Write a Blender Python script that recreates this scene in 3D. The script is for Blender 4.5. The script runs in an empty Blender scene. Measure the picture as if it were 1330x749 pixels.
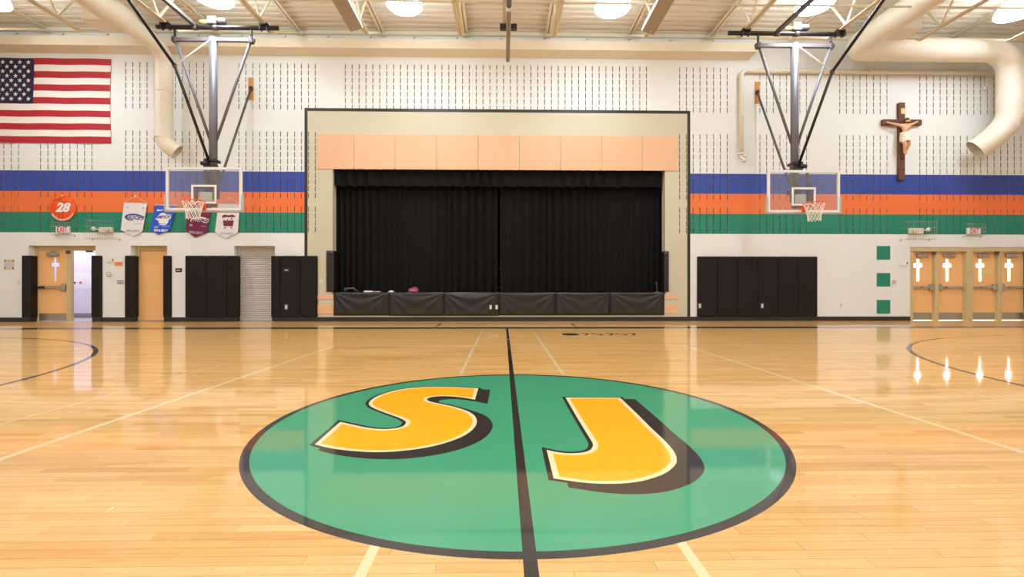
import bpy, bmesh, math, random
from mathutils import Vector, Matrix
from mathutils.geometry import tessellate_polygon
random.seed(7)
S = bpy.context.scene
COL = S.collection

# ------------------------------------------------------------------ camera, world, exposure
CAM_H = 0.985
FPX = 597.0
YAW = math.atan(11.5 / FPX)
cd = bpy.data.cameras.new('camera')
cam = bpy.data.objects.new('camera', cd)
COL.objects.link(cam)
cd.sensor_width = 36.0
cd.lens = FPX / 1330.0 * 36.0
cd.clip_start = 0.05
cam.location = (0, 0, CAM_H)
cam.rotation_euler = (math.pi / 2, 0, -YAW)
S.camera = cam

w = bpy.data.worlds.new('daylight')
S.world = w
w.use_nodes = True
w.node_tree.nodes['Background'].inputs[0].default_value = (0.90, 0.93, 1.0, 1)
w.node_tree.nodes['Background'].inputs[1].default_value = 5.0

S.view_settings.view_transform = 'Standard'
S.view_settings.look = 'None'
S.view_settings.gamma = 1.0
S.view_settings.use_curve_mapping = False
S.view_settings.exposure = 0.49
LAMP_STRENGTH = 27.0

YW = 13.84          # the block wall behind the stage
DECK = 8.65         # underside of the roof deck
XL, XR, YB = -17.6, 17.9, -7.0

CS, SN = math.cos(YAW), math.sin(YAW)
def ray(px, py):
    u = (px - 665.0) / FPX; v = (374.5 - py) / FPX
    return SN + u * CS, CS - u * SN, v
def P(px, py, Y):
    dx, dy, v = ray(px, py); t = Y / dy
    return Vector((dx * t, Y, CAM_H + v * t))
def wx(px, Y=YW): return P(px, 374, Y).x
def wz(px, py, Y=YW): return P(px, py, Y).z
def FL(px, py):
    dx, dy, v = ray(px, py); t = -CAM_H / v
    return (dx * t, dy * t)

# ------------------------------------------------------------------ materials
def lin(c):
    return tuple(((x / 255.0) / 12.92 if x / 255.0 <= 0.04045 else ((x / 255.0 + 0.055) / 1.055) ** 2.4) for x in c)
MATS = {}
def mat(name, rgb, rough=0.6, metal=0.0, var=0.05, scale=6.0, bump=0.0, coat=0.0, spec=0.5, emit=0.0, coat_rough=0.08):
    m = bpy.data.materials.new(name); m.use_nodes = True
    nt = m.node_tree; b = nt.nodes['Principled BSDF']
    c = lin(rgb)
    tc = nt.nodes.new('ShaderNodeTexCoord')
    n = nt.nodes.new('ShaderNodeTexNoise'); n.inputs['Scale'].default_value = scale; n.inputs['Detail'].default_value = 4
    nt.links.new(tc.outputs['Object'], n.inputs['Vector'])
    mx = nt.nodes.new('ShaderNodeMix'); mx.data_type = 'RGBA'
    mx.inputs[6].default_value = tuple(max(0, x * (1 - var)) for x in c) + (1,)
    mx.inputs[7].default_value = tuple(min(1, x * (1 + var)) for x in c) + (1,)
    nt.links.new(n.outputs['Fac'], mx.inputs[0])
    nt.links.new(mx.outputs[2], b.inputs['Base Color'])
    b.inputs['Roughness'].default_value = rough
    b.inputs['Metallic'].default_value = metal
    b.inputs['Specular IOR Level'].default_value = spec
    b.inputs['Coat Weight'].default_value = coat
    b.inputs['Coat Roughness'].default_value = coat_rough
    if bump:
        bp = nt.nodes.new('ShaderNodeBump'); bp.inputs['Strength'].default_value = bump; bp.inputs['Distance'].default_value = 0.01
        nt.links.new(n.outputs['Fac'], bp.inputs['Height']); nt.links.new(bp.outputs['Normal'], b.inputs['Normal'])
    if emit:
        b.inputs['Emission Color'].default_value = c + (1,); b.inputs['Emission Strength'].default_value = emit
    MATS[name] = m
    return m

def block_mat(name, rgb):
    """painted concrete block: brick-pattern relief in the wall plane"""
    m = mat(name, rgb, 0.55, var=0.02, scale=1.3)
    nt = m.node_tree; b = nt.nodes['Principled BSDF']
    g = nt.nodes.new('ShaderNodeNewGeometry')
    sp = nt.nodes.new('ShaderNodeSeparateXYZ'); nt.links.new(g.outputs['Position'], sp.inputs[0])
    cb = nt.nodes.new('ShaderNodeCombineXYZ')
    nt.links.new(sp.outputs['X'], cb.inputs['X']); nt.links.new(sp.outputs['Z'], cb.inputs['Y'])
    br = nt.nodes.new('ShaderNodeTexBrick')
    br.offset = 0.5; br.squash = 1.0
    br.inputs['Scale'].default_value = 1.0
    br.inputs['Mortar Size'].default_value = 0.006
    br.inputs['Mortar Smooth'].default_value = 0.6
    br.inputs['Brick Width'].default_value = 0.4064
    br.inputs['Row Height'].default_value = 0.2032
    br.inputs['Color1'].default_value = (1, 1, 1, 1); br.inputs['Color2'].default_value = (1, 1, 1, 1); br.inputs['Mortar'].default_value = (0, 0, 0, 1)
    nt.links.new(cb.outputs[0], br.inputs['Vector'])
    n2 = nt.nodes.new('ShaderNodeTexNoise'); n2.inputs['Scale'].default_value = 90.0
    nt.links.new(g.outputs['Position'], n2.inputs['Vector'])
    ad = nt.nodes.new('ShaderNodeMath'); ad.operation = 'MULTIPLY_ADD'; ad.inputs[1].default_value = 0.12
    nt.links.new(n2.outputs['Fac'], ad.inputs[0]); nt.links.new(br.outputs['Color'], ad.inputs[2])
    bp = nt.nodes.new('ShaderNodeBump'); bp.inputs['Strength'].default_value = 0.35; bp.inputs['Distance'].default_value = 0.006
    nt.links.new(ad.outputs[0], bp.inputs['Height']); nt.links.new(bp.outputs['Normal'], b.inputs['Normal'])
    return m

PW, PL, GOLD = 0.057, 0.78, 0.618034
def floor_mat():
    m = bpy.data.materials.new('maple_floor'); m.use_nodes = True
    nt = m.node_tree; b = nt.nodes['Principled BSDF']; N = nt.nodes.new; L = nt.links.new
    g = N('ShaderNodeNewGeometry'); sp = N('ShaderNodeSeparateXYZ'); L(g.outputs['Position'], sp.inputs[0])
    def M(op, a, bb=None, c=None):
        n = N('ShaderNodeMath'); n.operation = op
        for i, v in enumerate((a, bb, c)):
            if v is None: continue
            if isinstance(v, (int, float)): n.inputs[i].default_value = v
            else: L(v, n.inputs[i])
        return n.outputs[0]
    row = M('FLOOR', M('DIVIDE', sp.outputs['Y'], PW))
    off = M('MULTIPLY', M('FRACT', M('MULTIPLY', row, GOLD)), PL)
    col = M('FLOOR', M('DIVIDE', M('ADD', sp.outputs['X'], off), PL))
    cb = N('ShaderNodeCombineXYZ'); L(row, cb.inputs['X']); L(col, cb.inputs['Y'])
    wn = N('ShaderNodeTexWhiteNoise'); wn.noise_dimensions = '2D'; L(cb.outputs[0], wn.inputs['Vector'])
    ramp = N('ShaderNodeValToRGB'); L(wn.outputs['Value'], ramp.inputs[0])
    e = ramp.color_ramp.elements
    e[0].position = 0.0; e[0].color = lin((208, 155, 82)) + (1,)
    e[1].position = 1.0; e[1].color = lin((231, 185, 118)) + (1,)
    k = e.new(0.15); k.color = lin((218, 167, 92)) + (1,)
    k = e.new(0.6); k.color = lin((225, 176, 105)) + (1,)
    # grain stretched along the board
    mp = N('ShaderNodeMapping'); mp.inputs['Scale'].default_value = (1.1, 26.0, 1.0); L(g.outputs['Position'], mp.inputs['Vector'])
    a2 = N('ShaderNodeVectorMath'); a2.operation = 'ADD'; L(mp.outputs[0], a2.inputs[0]); L(wn.outputs['Color'], a2.inputs[1])
    gn = N('ShaderNodeTexNoise'); gn.inputs['Scale'].default_value = 2.2; gn.inputs['Detail'].default_value = 6; gn.inputs['Roughness'].default_value = 0.65; gn.inputs['Distortion'].default_value = 0.6
    L(a2.outputs[0], gn.inputs['Vector'])
    gr = N('ShaderNodeValToRGB'); L(gn.outputs['Fac'], gr.inputs[0])
    gr.color_ramp.elements[0].position = 0.30; gr.color_ramp.elements[0].color = (0.86, 0.78, 0.68, 1)
    gr.color_ramp.elements[1].position = 0.56; gr.color_ramp.elements[1].color = (1, 1, 1, 1)
    mx = N('ShaderNodeMix'); mx.data_type = 'RGBA'; mx.blend_type = 'MULTIPLY'; mx.inputs[0].default_value = 1.0
    L(ramp.outputs[0], mx.inputs[6]); L(gr.outputs[0], mx.inputs[7])
    # thin joint between boards
    fy = M('FRACT', M('DIVIDE', sp.outputs['Y'], PW)); fx = M('FRACT', M('DIVIDE', M('ADD', sp.outputs['X'], off), PL))
    jy = M('LESS_THAN', fy, 0.02); jx = M('LESS_THAN', fx, 0.0018)
    j = M('MULTIPLY', M('MAXIMUM', jy, jx), 0.35)
    m2 = N('ShaderNodeMix'); m2.data_type = 'RGBA'; L(j, m2.inputs[0]); L(mx.outputs[2], m2.inputs[6]); m2.inputs[7].default_value = lin((150, 100, 50)) + (1,)
    L(m2.outputs[2], b.inputs['Base Color'])
    b.inputs['Roughness'].default_value = 0.42
    b.inputs['Specular IOR Level'].default_value = 0.2
    b.inputs['Coat Weight'].default_value = 0.62
    b.inputs['Coat Roughness'].default_value = 0.055
    b.inputs['Coat IOR'].default_value = 1.5
    wv = N('ShaderNodeTexNoise'); wv.inputs['Scale'].default_value = 1.0; wv.inputs['Detail'].default_value = 2
    mp2 = N('ShaderNodeMapping'); mp2.inputs['Scale'].default_value = (0.8, 9.0, 1.0); L(g.outputs['Position'], mp2.inputs['Vector']); L(mp2.outputs[0], wv.inputs['Vector'])
    bp = N('ShaderNodeBump'); bp.inputs['Strength'].default_value = 0.05; bp.inputs['Distance'].default_value = 0.008
    L(wv.outputs['Fac'], bp.inputs['Height']); L(bp.outputs['Normal'], b.inputs['Coat Normal'])
    MATS['maple_floor'] = m
    return m

def glass_mat(name, tint, gloss=0.12, haze=0.0, hazec=(1, 1, 1)):
    m = bpy.data.materials.new(name); m.use_nodes = True
    nt = m.node_tree; nt.nodes.clear()
    o = nt.nodes.new('ShaderNodeOutputMaterial'); t = nt.nodes.new('ShaderNodeBsdfTransparent'); g = nt.nodes.new('ShaderNodeBsdfGlossy')
    t.inputs[0].default_value = tint + (1,); g.inputs['Roughness'].default_value = 0.02
    lw = nt.nodes.new('ShaderNodeLayerWeight'); lw.inputs[0].default_value = 0.5
    pw = nt.nodes.new('ShaderNodeMath'); pw.operation = 'POWER'; pw.inputs[1].default_value = 5.0; nt.links.new(lw.outputs['Facing'], pw.inputs[0])
    fr = nt.nodes.new('ShaderNodeMath'); fr.operation = 'MULTIPLY_ADD'; fr.inputs[1].default_value = 0.9; fr.inputs[2].default_value = 0.03; nt.links.new(pw.outputs[0], fr.inputs[0])
    mx = nt.nodes.new('ShaderNodeMixShader')
    nt.links.new(fr.outputs[0], mx.inputs[0]); nt.links.new(t.outputs[0], mx.inputs[1]); nt.links.new(g.outputs[0], mx.inputs[2])
    out = mx.outputs[0]
    if haze:
        d = nt.nodes.new('ShaderNodeBsdfDiffuse'); d.inputs[0].default_value = hazec + (1,)
        m2 = nt.nodes.new('ShaderNodeMixShader'); m2.inputs[0].default_value = haze
        nt.links.new(out, m2.inputs[1]); nt.links.new(d.outputs[0], m2.inputs[2]); out = m2.outputs[0]
    nt.links.new(out, o.inputs[0])
    MATS[name] = m
    return m

WHITE = block_mat('block_white', (236, 236, 231))
BEIGE = block_mat('block_beige', (208, 200, 172))
BLUE = block_mat('block_blue', (50, 72, 158))
ORANGE = block_mat('block_orange', (238, 118, 58))
GREEN = block_mat('block_green', (30, 132, 104))
FILLER = mat('raw_block', (142, 136, 126), 0.95)
FLOOR = floor_mat()
def gloss_paint(name, rgb, var=0.03): return mat(name, rgb, 0.4, var=var, scale=3.0, coat=0.75, coat_rough=0.05, spec=0.2)
P_GREEN = gloss_paint('paint_green', (62, 156, 112), 0.06)
P_BLACK = gloss_paint('paint_black', (38, 30, 26))
P_NAVY = gloss_paint('paint_navy', (52, 48, 66))
P_CREAM = gloss_paint('paint_cream', (240, 222, 170))
P_LINE = gloss_paint('paint_line', (232, 208, 158))
P_YELLOW = gloss_paint('paint_yellow', (255, 178, 0))
STEELC = mat('cream_steel', (236, 224, 198), 0.5)
DECKM = mat('cream_deck', (238, 230, 214), 0.55)
DUCT = mat('cream_duct', (238, 228, 208), 0.5, bump=0.05, scale=3)
BLACKTRIM = mat('black_trim', (44, 38, 35), 0.5)
PAD = mat('black_pad_vinyl', (30, 25, 22), 0.5, scale=40, bump=0.06, spec=0.22)
APRON = mat('apron_vinyl', (38, 32, 28), 0.33, scale=5)
CURTAIN = mat('black_curtain', (15, 13, 11), 0.85, spec=0.2)
VALANCE = CURTAIN
def wood_mat(name, rgb, axis=2, var=0.10):
    m = mat(name, rgb, 0.42, var=var, scale=2.0)
    nt = m.node_tree; n = [x for x in nt.nodes if x.type == 'TEX_NOISE'][0]
    mp = nt.nodes.new('ShaderNodeMapping'); s = [14.0, 14.0, 14.0]; s[axis] = 0.7; mp.inputs['Scale'].default_value = s
    tc = [x for x in nt.nodes if x.type == 'TEX_COORD'][0]
    nt.links.new(tc.outputs['Object'], mp.inputs[0]); nt.links.new(mp.outputs[0], n.inputs['Vector'])
    return m
BEECH = wood_mat('beech_panel', (234, 184, 142), 2, 0.06)
OAKDOOR = wood_mat('oak_door', (248, 192, 126), 2, 0.06)
WOODBLOCK = wood_mat('wood_block', (206, 150, 84), 2)
CROSSWOOD = wood_mat('cross_wood', (110, 66, 44), 2)
FRAME = mat('beige_frame', (206, 186, 136), 0.45)
STEEL = mat('brushed_steel', (176, 166, 150), 0.35, metal=0.7)
DARKSTEEL = mat('dark_steel', (92, 84, 78), 0.45, metal=0.3)
BLACKSTEEL = mat('black_steel', (44, 40, 40), 0.45, metal=0.2)
GREYSTEEL = mat('grey_steel', (116, 112, 116), 0.5, metal=0.15)
POLEGREY = mat('pole_brown_grey', (150, 132, 118), 0.45, metal=0.2)
WHITEP = mat('white_paint', (236, 233, 228), 0.4)
PADGREY = mat('pad_grey', (186, 178, 170), 0.5)
RIM = mat('rim_orange', (240, 78, 24), 0.4)
NET = mat('net_white', (240, 232, 218), 0.8)
SHUT = mat('shutter_grey', (196, 190, 182), 0.4, metal=0.15)
LENS = mat('lamp_lens', (228, 239, 251), 0.4, var=0.0, emit=LAMP_STRENGTH*1.75)
DOME = mat('lamp_dome', (228, 239, 251), 0.4, var=0.0, emit=LAMP_STRENGTH*0.42)
PAPER = mat('paper_white', (240, 238, 234), 0.7)
RED = mat('red_cloth', (178, 34, 44), 0.7)
FWHITE = mat('flag_white', (240, 232, 220), 0.7)
FBLUE = mat('flag_blue', (34, 32, 66), 0.7)
REDINK = mat('exit_red', (206, 40, 46), 0.5)
PLASTIC = mat('ivory_plastic', (226, 216, 196), 0.5)
CAGE = mat('cage_wire', (190, 184, 172), 0.5, metal=0.3)
SKIN = mat('painted_plaster_skin', (226, 176, 134), 0.55)
CLOTHC = mat('painted_plaster_cloth', (238, 226, 204), 0.6)
HAIRC = mat('painted_plaster_hair', (96, 62, 40), 0.6)
CORW = mat('corridor_white', (232, 228, 236), 0.6)
GLASS = glass_mat('clear_glass', (0.97, 0.98, 0.98))
BOARDGLASS = glass_mat('board_glass', (0.93, 0.94, 0.95), haze=0.08, hazec=(0.7, 0.7, 0.74))

# ------------------------------------------------------------------ mesh helpers
ORG = {}
def tag(o, label=None, cat=None, group=None, kind=None):
    if label: o['label'] = label
    if cat: o['category'] = cat
    if group: o['group'] = group
    if kind: o['kind'] = kind
    return o
def thing(name, label, cat, loc, group=None):
    o = bpy.data.objects.new(name, None); COL.objects.link(o)
    o.empty_display_size = 0.1
    o.location = loc; ORG[o.name] = Vector(loc)
    return tag(o, label, cat, group)

class MB:
    def __init__(s): s.v = []; s.f = []; s.mi = []; s.sm = []
    def quad(s, a, b, c, d, mi=0, smooth=False):
        n = len(s.v); s.v += [Vector(a), Vector(b), Vector(c), Vector(d)]; s.f.append((n, n+1, n+2, n+3)); s.mi.append(mi); s.sm.append(smooth); return s
    def box(s, x0, x1, y0, y1, z0, z1, mi=0):
        if x0 > x1: x0, x1 = x1, x0
        n = len(s.v)
        s.v += [Vector(p) for p in ((x0,y0,z0),(x1,y0,z0),(x1,y1,z0),(x0,y1,z0),(x0,y0,z1),(x1,y0,z1),(x1,y1,z1),(x0,y1,z1))]
        for f in ((0,3,2,1),(4,5,6,7),(0,1,5,4),(1,2,6,5),(2,3,7,6),(3,0,4,7)):
            s.f.append(tuple(n+i for i in f)); s.mi.append(mi); s.sm.append(False)
        return s
    def bbox(s, x0, x1, y0, y1, z0, z1, r=0.01, mi=0):
        """box whose edges are chamfered"""
        if x0 > x1: x0, x1 = x1, x0
        bm = bmesh.new(); bmesh.ops.create_cube(bm, size=1)
        bmesh.ops.scale(bm, vec=(x1-x0, y1-y0, z1-z0), verts=bm.verts)
        bmesh.ops.translate(bm, vec=((x0+x1)/2, (y0+y1)/2, (z0+z1)/2), verts=bm.verts)
        bmesh.ops.bevel(bm, geom=list(bm.edges), offset=r, segments=1, profile=0.5, affect='EDGES')
        s.addbm(bm, mi); return s
    def addbm(s, bm, mi=0, smooth=False):
        n = len(s.v); bm.verts.index_update()
        s.v += [v.co.copy() for v in bm.verts]
        for f in bm.faces: s.f.append(tuple(n + v.index for v in f.verts)); s.mi.append(mi); s.sm.append(smooth)
        bm.free()
    def tube(s, pts, r, seg=10, cap=True, mi=0, smooth=True):
        pts = [Vector(p) for p in pts]; rs = r if isinstance(r, (list, tuple)) else [r]*len(pts)
        t0 = (pts[1]-pts[0]).normalized()
        up = Vector((0,0,1)) if abs(t0.z) < 0.9 else Vector((1,0,0))
        u = t0.cross(up).normalized(); rings = []
        for i, p in enumerate(pts):
            if i == 0: t = (pts[1]-pts[0]).normalized()
            elif i == len(pts)-1: t = (pts[-1]-pts[-2]).normalized()
            else: t = ((pts[i+1]-p).normalized() + (p-pts[i-1]).normalized()).normalized()
            u = (u - t*u.dot(t)).normalized(); v = t.cross(u)
            k = 1.0
            if 0 < i < len(pts)-1:
                c = max(0.5, t.dot((pts[i+1]-p).normalized())); k = 1.0
            n = len(s.v); rings.append(n)
            for j in range(seg):
                a = 2*math.pi*j/seg; s.v.append(p + (u*math.cos(a) + v*math.sin(a))*rs[i]*k)
        for i in range(len(pts)-1):
            for j in range(seg):
                k = (j+1) % seg
                s.f.append((rings[i]+j, rings[i]+k, rings[i+1]+k, rings[i+1]+j)); s.mi.append(mi); s.sm.append(smooth)
        if cap:
            s.f.append(tuple(rings[0]+j for j in reversed(range(seg)))); s.mi.append(mi); s.sm.append(False)
            s.f.append(tuple(rings[-1]+j for j in range(seg))); s.mi.append(mi); s.sm.append(False)
        return s
    def bar(s, a, b, wdt, hgt, mi=0, up=(0,0,1)):
        """rectangular bar between two points"""
        a = Vector(a); b = Vector(b); t = (b-a).normalized(); u = t.cross(Vector(up))
        if u.length < 1e-3: u = t.cross(Vector((1,0,0)))
        u.normalize(); v = u.cross(t); n = len(s.v)
        for p in (a, b):
            for su, sv in ((-1,-1),(1,-1),(1,1),(-1,1)): s.v.append(p + u*su*wdt/2 + v*sv*hgt/2)
        for f in ((0,1,2,3),(7,6,5,4),(0,4,5,1),(1,5,6,2),(2,6,7,3),(3,7,4,0)):
            s.f.append(tuple(n+i for i in f)); s.mi.append(mi); s.sm.append(False)
        return s
    def lathe(s, prof, c, seg=24, axis='Z', mi=0, smooth=True):
        c = Vector(c); rings = []
        for r, h in prof:
            n = len(s.v); rings.append(n)
            for j in range(seg):
                a = 2*math.pi*j/seg; ca, sa = r*math.cos(a), r*math.sin(a)
                s.v.append(c + (Vector((ca, sa, h)) if axis == 'Z' else Vector((ca, h, sa)) if axis == 'Y' else Vector((h, ca, sa))))
        for i in range(len(prof)-1):
            for j in range(seg):
                k = (j+1) % seg; s.f.append((rings[i]+j, rings[i]+k, rings[i+1]+k, rings[i+1]+j)); s.mi.append(mi); s.sm.append(smooth)
        if prof[0][0] > 1e-4: s.f.append(tuple(rings[0]+j for j in reversed(range(seg)))); s.mi.append(mi); s.sm.append(False)
        if prof[-1][0] > 1e-4: s.f.append(tuple(rings[-1]+j for j in range(seg))); s.mi.append(mi); s.sm.append(False)
        return s
    def poly_flat(s, pts, z, mi=0):
        """filled polygon on a horizontal plane (pts are x,y)"""
        tr = tessellate_polygon([[Vector((x, y, 0)) for x, y in pts]])
        n = len(s.v); s.v += [Vector((x, y, z)) for x, y in pts]
        for t in tr:
            a, b, c = (Vector(pts[i]) for i in t)
            if (b-a).cross(c-a) < 0: t = (t[0], t[2], t[1])
            s.f.append(tuple(n+i for i in t)); s.mi.append(mi); s.sm.append(False)
        return s
    def prism(s, pts, y0, y1, mi=0):
        """polygon in the XZ plane extruded along Y (y0 towards the room)"""
        tr = tessellate_polygon([[Vector((x, z, 0)) for x, z in pts]])
        k = len(pts); n = len(s.v)
        s.v += [Vector((x, y0, z)) for x, z in pts] + [Vector((x, y1, z)) for x, z in pts]
        for t in tr:
            s.f.append(tuple(n+i for i in t)); s.mi.append(mi); s.sm.append(False)
            s.f.append(tuple(n+k+i for i in reversed(t))); s.mi.append(mi); s.sm.append(False)
        for i in range(k):
            j = (i+1) % k; s.f.append((n+i, n+j, n+k+j, n+k+i)); s.mi.append(mi); s.sm.append(False)
        return s
    def slab(s, xs, zs, solid, y0, y1, mi=0):
        """wall-parallel slab on a grid; cells where solid(xc,zc) is False stay open"""
        nx, nz = len(xs)-1, len(zs)-1
        ok = [[solid((xs[i]+xs[i+1])/2, (zs[j]+zs[j+1])/2) for j in range(nz)] for i in range(nx)]
        for i in range(nx):
            for j in range(nz):
                if not ok[i][j]: continue
                a, b, c, d = xs[i], xs[i+1], zs[j], zs[j+1]
                s.quad((a,y0,c),(b,y0,c),(b,y0,d),(a,y0,d), mi); s.quad((b,y1,c),(a,y1,c),(a,y1,d),(b,y1,d), mi)
                if i == 0 or not ok[i-1][j]: s.quad((a,y1,c),(a,y0,c),(a,y0,d),(a,y1,d), mi)
                if i == nx-1 or not ok[i+1][j]: s.quad((b,y0,c),(b,y1,c),(b,y1,d),(b,y0,d), mi)
                if j == 0 or not ok[i][j-1]: s.quad((a,y1,c),(b,y1,c),(b,y0,c),(a,y0,c), mi)
                if j == nz-1 or not ok[i][j+1]: s.quad((a,y0,d),(b,y0,d),(b,y1,d),(a,y1,d), mi)
        return s
    def build(s, name, material, parent=None, base=True):
        if parent is not None: org = ORG[parent.name]
        elif base:
            lo = Vector((min(v.x for v in s.v), min(v.y for v in s.v), min(v.z for v in s.v))); hi = Vector((max(v.x for v in s.v), max(v.y for v in s.v), 0))
            org = Vector(((lo.x+hi.x)/2, (lo.y+hi.y)/2, lo.z))
        else: org = Vector((0,0,0))
        me = bpy.data.meshes.new(name)
        me.from_pydata([tuple(v-org) for v in s.v], [], s.f)
        for mm in (material if isinstance(material, (list, tuple)) else [material]): me.materials.append(mm)
        me.polygons.foreach_set('material_index', s.mi); me.polygons.foreach_set('use_smooth', s.sm)
        me.update()
        o = bpy.data.objects.new(name, me); COL.objects.link(o)
        if parent is not None: o.parent = parent; ORG[o.name] = org
        else: o.location = org; ORG[o.name] = org
        return o

def copy_tree(o, parent=None, loc=None):
    c = o.copy(); COL.objects.link(c); c.parent = parent
    if loc is not None: c.location = loc
    for ch in list(o.children): copy_tree(ch, c)
    return c

def text_part(name, body, size, m, parent, pos, rot=(math.pi/2, 0, 0), extrude=0.001, shear=0.0, bold=0.0, sx=1.0):
    cu = bpy.data.curves.new(name, 'FONT'); cu.body = body; cu.size = size; cu.align_x = 'CENTER'; cu.align_y = 'CENTER'
    cu.extrude = extrude; cu.shear = shear; cu.offset = bold; cu.resolution_u = 3
    to = bpy.data.objects.new(name, cu)
    COL.objects.link(to)
    dg = bpy.context.evaluated_depsgraph_get(); dg.update()
    me = bpy.data.meshes.new_from_object(to.evaluated_get(dg))
    bpy.data.objects.remove(to); bpy.data.curves.remove(cu)
    M = Matrix.Translation(Vector(pos) - ORG[parent.name]) @ Matrix.Rotation(rot[2], 4, 'Z') @ Matrix.Rotation(rot[1], 4, 'Y') @ Matrix.Rotation(rot[0], 4, 'X') @ Matrix.Diagonal((sx, 1, 1, 1))
    me.transform(M); me.materials.clear(); me.materials.append(m); me.name = name
    o = bpy.data.objects.new(name, me); COL.objects.link(o); o.parent = parent; ORG[o.name] = ORG[parent.name]
    return o

# ------------------------------------------------------------------ room shell
C = 0.2032                                   # block course
def course(n): return n * C
Z_G0, Z_O0, Z_B0, Z_B1 = course(13), course(16), course(19), course(22)   # stripe edges
DOOR_TOP = course(11) + 0.02
OPEN = {                                      # openings in the wall: x0, x1, z0, z1, depth
    'pair': (wx(37), wx(124), 0.0, DOOR_TOP, 0.30),
    'single': (wx(170), wx(217), 0.0, DOOR_TOP, 0.30),
    'shutter': (wx(304), wx(357), 0.0, DOOR_TOP, 0.30),
    'stage': (wx(432), wx(864), 0.87, wz(650, 219), 0.30),
    'exit': (wx(1182), wx(1336), 0.0, DOOR_TOP, 0.14),
}
FX0, FX1, FZ1 = wx(397.5), wx(894.5), wz(650, 144)       # beige field edged by the black trim
cols = []
def columns(p0, p1, n, bands):
    a, b = wx(p0), wx(p1)
    for i in range(n): cols.append((a + (b-a)*i/(n-1), bands))
columns(-43, 24, 8, 'b')
columns(52.6, 119.4, 8, 'b'); columns(163.3, 264.5, 12, 'b'); columns(310.2, 409.5, 12, 'b'); columns(448.3, 839.7, 45, 'u')
columns(882.7, 944.4, 8, 'b'); columns(987, 1047.5, 8, 'b'); columns(1090.6, 1152, 8, 'b'); columns(1194.7, 1326, 16, 'b')
SWD = 0.022
urows = [(course(i)+0.025, course(i)+C-0.025) for i in range(31, 38)]
lrows = [(course(i)+0.025, course(i)+C-0.025) for i in range(13, 28) if i != 17]

def wall_back():
    xs = {XL, XR, FX0, FX1}; zs = {0.0, DECK + 0.1, Z_G0, Z_O0, Z_B0, Z_B1, FZ1}
    for a, b, c, d, e in OPEN.values(): xs |= {a, b}; zs |= {c, d}
    sl = {}
    for x, bands in cols: xs |= {x-SWD/2, x+SWD/2}
    for a, b in urows + lrows: zs |= {a, b}
    xs = sorted(x for x in xs if XL <= x <= XR); zs = sorted(zs)
    colmap = {}
    for x, bands in cols: colmap[round(x, 4)] = bands
    cx = sorted(colmap)
    m = MB()
    import bisect
    def col_at(xc):
        i = bisect.bisect_left(cx, xc - SWD)
        while i < len(cx) and cx[i] <= xc + SWD:
            if abs(cx[i]-xc) < SWD/2: return colmap[cx[i]]
            i += 1
        return None
    def row_at(zc):
        for a, b in urows:
            if a < zc < b: return 'u'
        for a, b in lrows:
            if a < zc < b: return 'l'
        return None
    rowk = [row_at((zs[j]+zs[j+1])/2) for j in range(len(zs)-1)]
    for i in range(len(xs)-1):
        a, b = xs[i], xs[i+1]; xc = (a+b)/2; ck = col_at(xc)
        for j in range(len(zs)-1):
            c, d = zs[j], zs[j+1]; zc = (c+d)/2
            if any(o[0] < xc < o[1] and o[2] < zc < o[3] for o in OPEN.values()): continue
            if FX0 < xc < FX1 and zc < FZ1: mi = 1
            elif Z_G0 < zc < Z_O0: mi = 4
            elif Z_O0 < zc < Z_B0: mi = 3
            elif Z_B0 < zc < Z_B1: mi = 2
            else: mi = 0
            rk = rowk[j]
            if ck and rk and (ck == 'b' or ck == rk):
                y1 = YW + 0.17
                m.quad((a,YW,c),(a,y1,c),(a,y1,d),(a,YW,d), 5); m.quad((b,y1,c),(b,YW,c),(b,YW,d),(b,y1,d), 5)
                m.quad((a,YW,c),(b,YW,c),(b,y1,c),(a,y1,c), 5); m.quad((a,y1,d),(b,y1,d),(b,YW,d),(a,YW,d), 5)
                m.quad((a,y1,c),(b,y1,c),(b,y1,d),(a,y1,d), 5)
            else:
                m.quad((a,YW,c),(b,YW,c),(b,YW,d),(a,YW,d), mi)
    for k, (a, b, c, d, e) in OPEN.items():
        mi = 1 if k == 'stage' else 0; y1 = YW + e
        m.quad((a,YW,c),(a,y1,c),(a,y1,d),(a,YW,d), mi); m.quad((b,y1,c),(b,YW,c),(b,YW,d),(b,y1,d), mi)
        m.quad((a,YW,d),(a,y1,d),(b,y1,d),(b,YW,d), mi)
        if k == 'stage': m.quad((a,y1,c),(a,YW,c),(b,YW,c),(b,y1,c), mi)
    return tag(m.build('wall_back', [WHITE, BEIGE, BLUE, ORANGE, GREEN, FILLER], base=False), kind='structure')
WALL = wall_back()

def side_wall(name, p, q):
    m = MB()
    for mi, (c, d) in zip((0,4,3,2,0), ((0,Z_G0),(Z_G0,Z_O0),(Z_O0,Z_B0),(Z_B0,Z_B1),(Z_B1,DECK+0.1))):
        m.quad((p[0],p[1],c),(q[0],q[1],c),(q[0],q[1],d),(p[0],p[1],d), mi)
    tag(m.build(name, [WHITE, BEIGE, BLUE, ORANGE, GREEN], base=False), kind='structure')
side_wall('wall_left', (XL, YB), (XL, YW)); side_wall('wall_right', (XR, YW), (XR, YB)); side_wall('wall_front', (XR, YB), (XL, YB))

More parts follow.
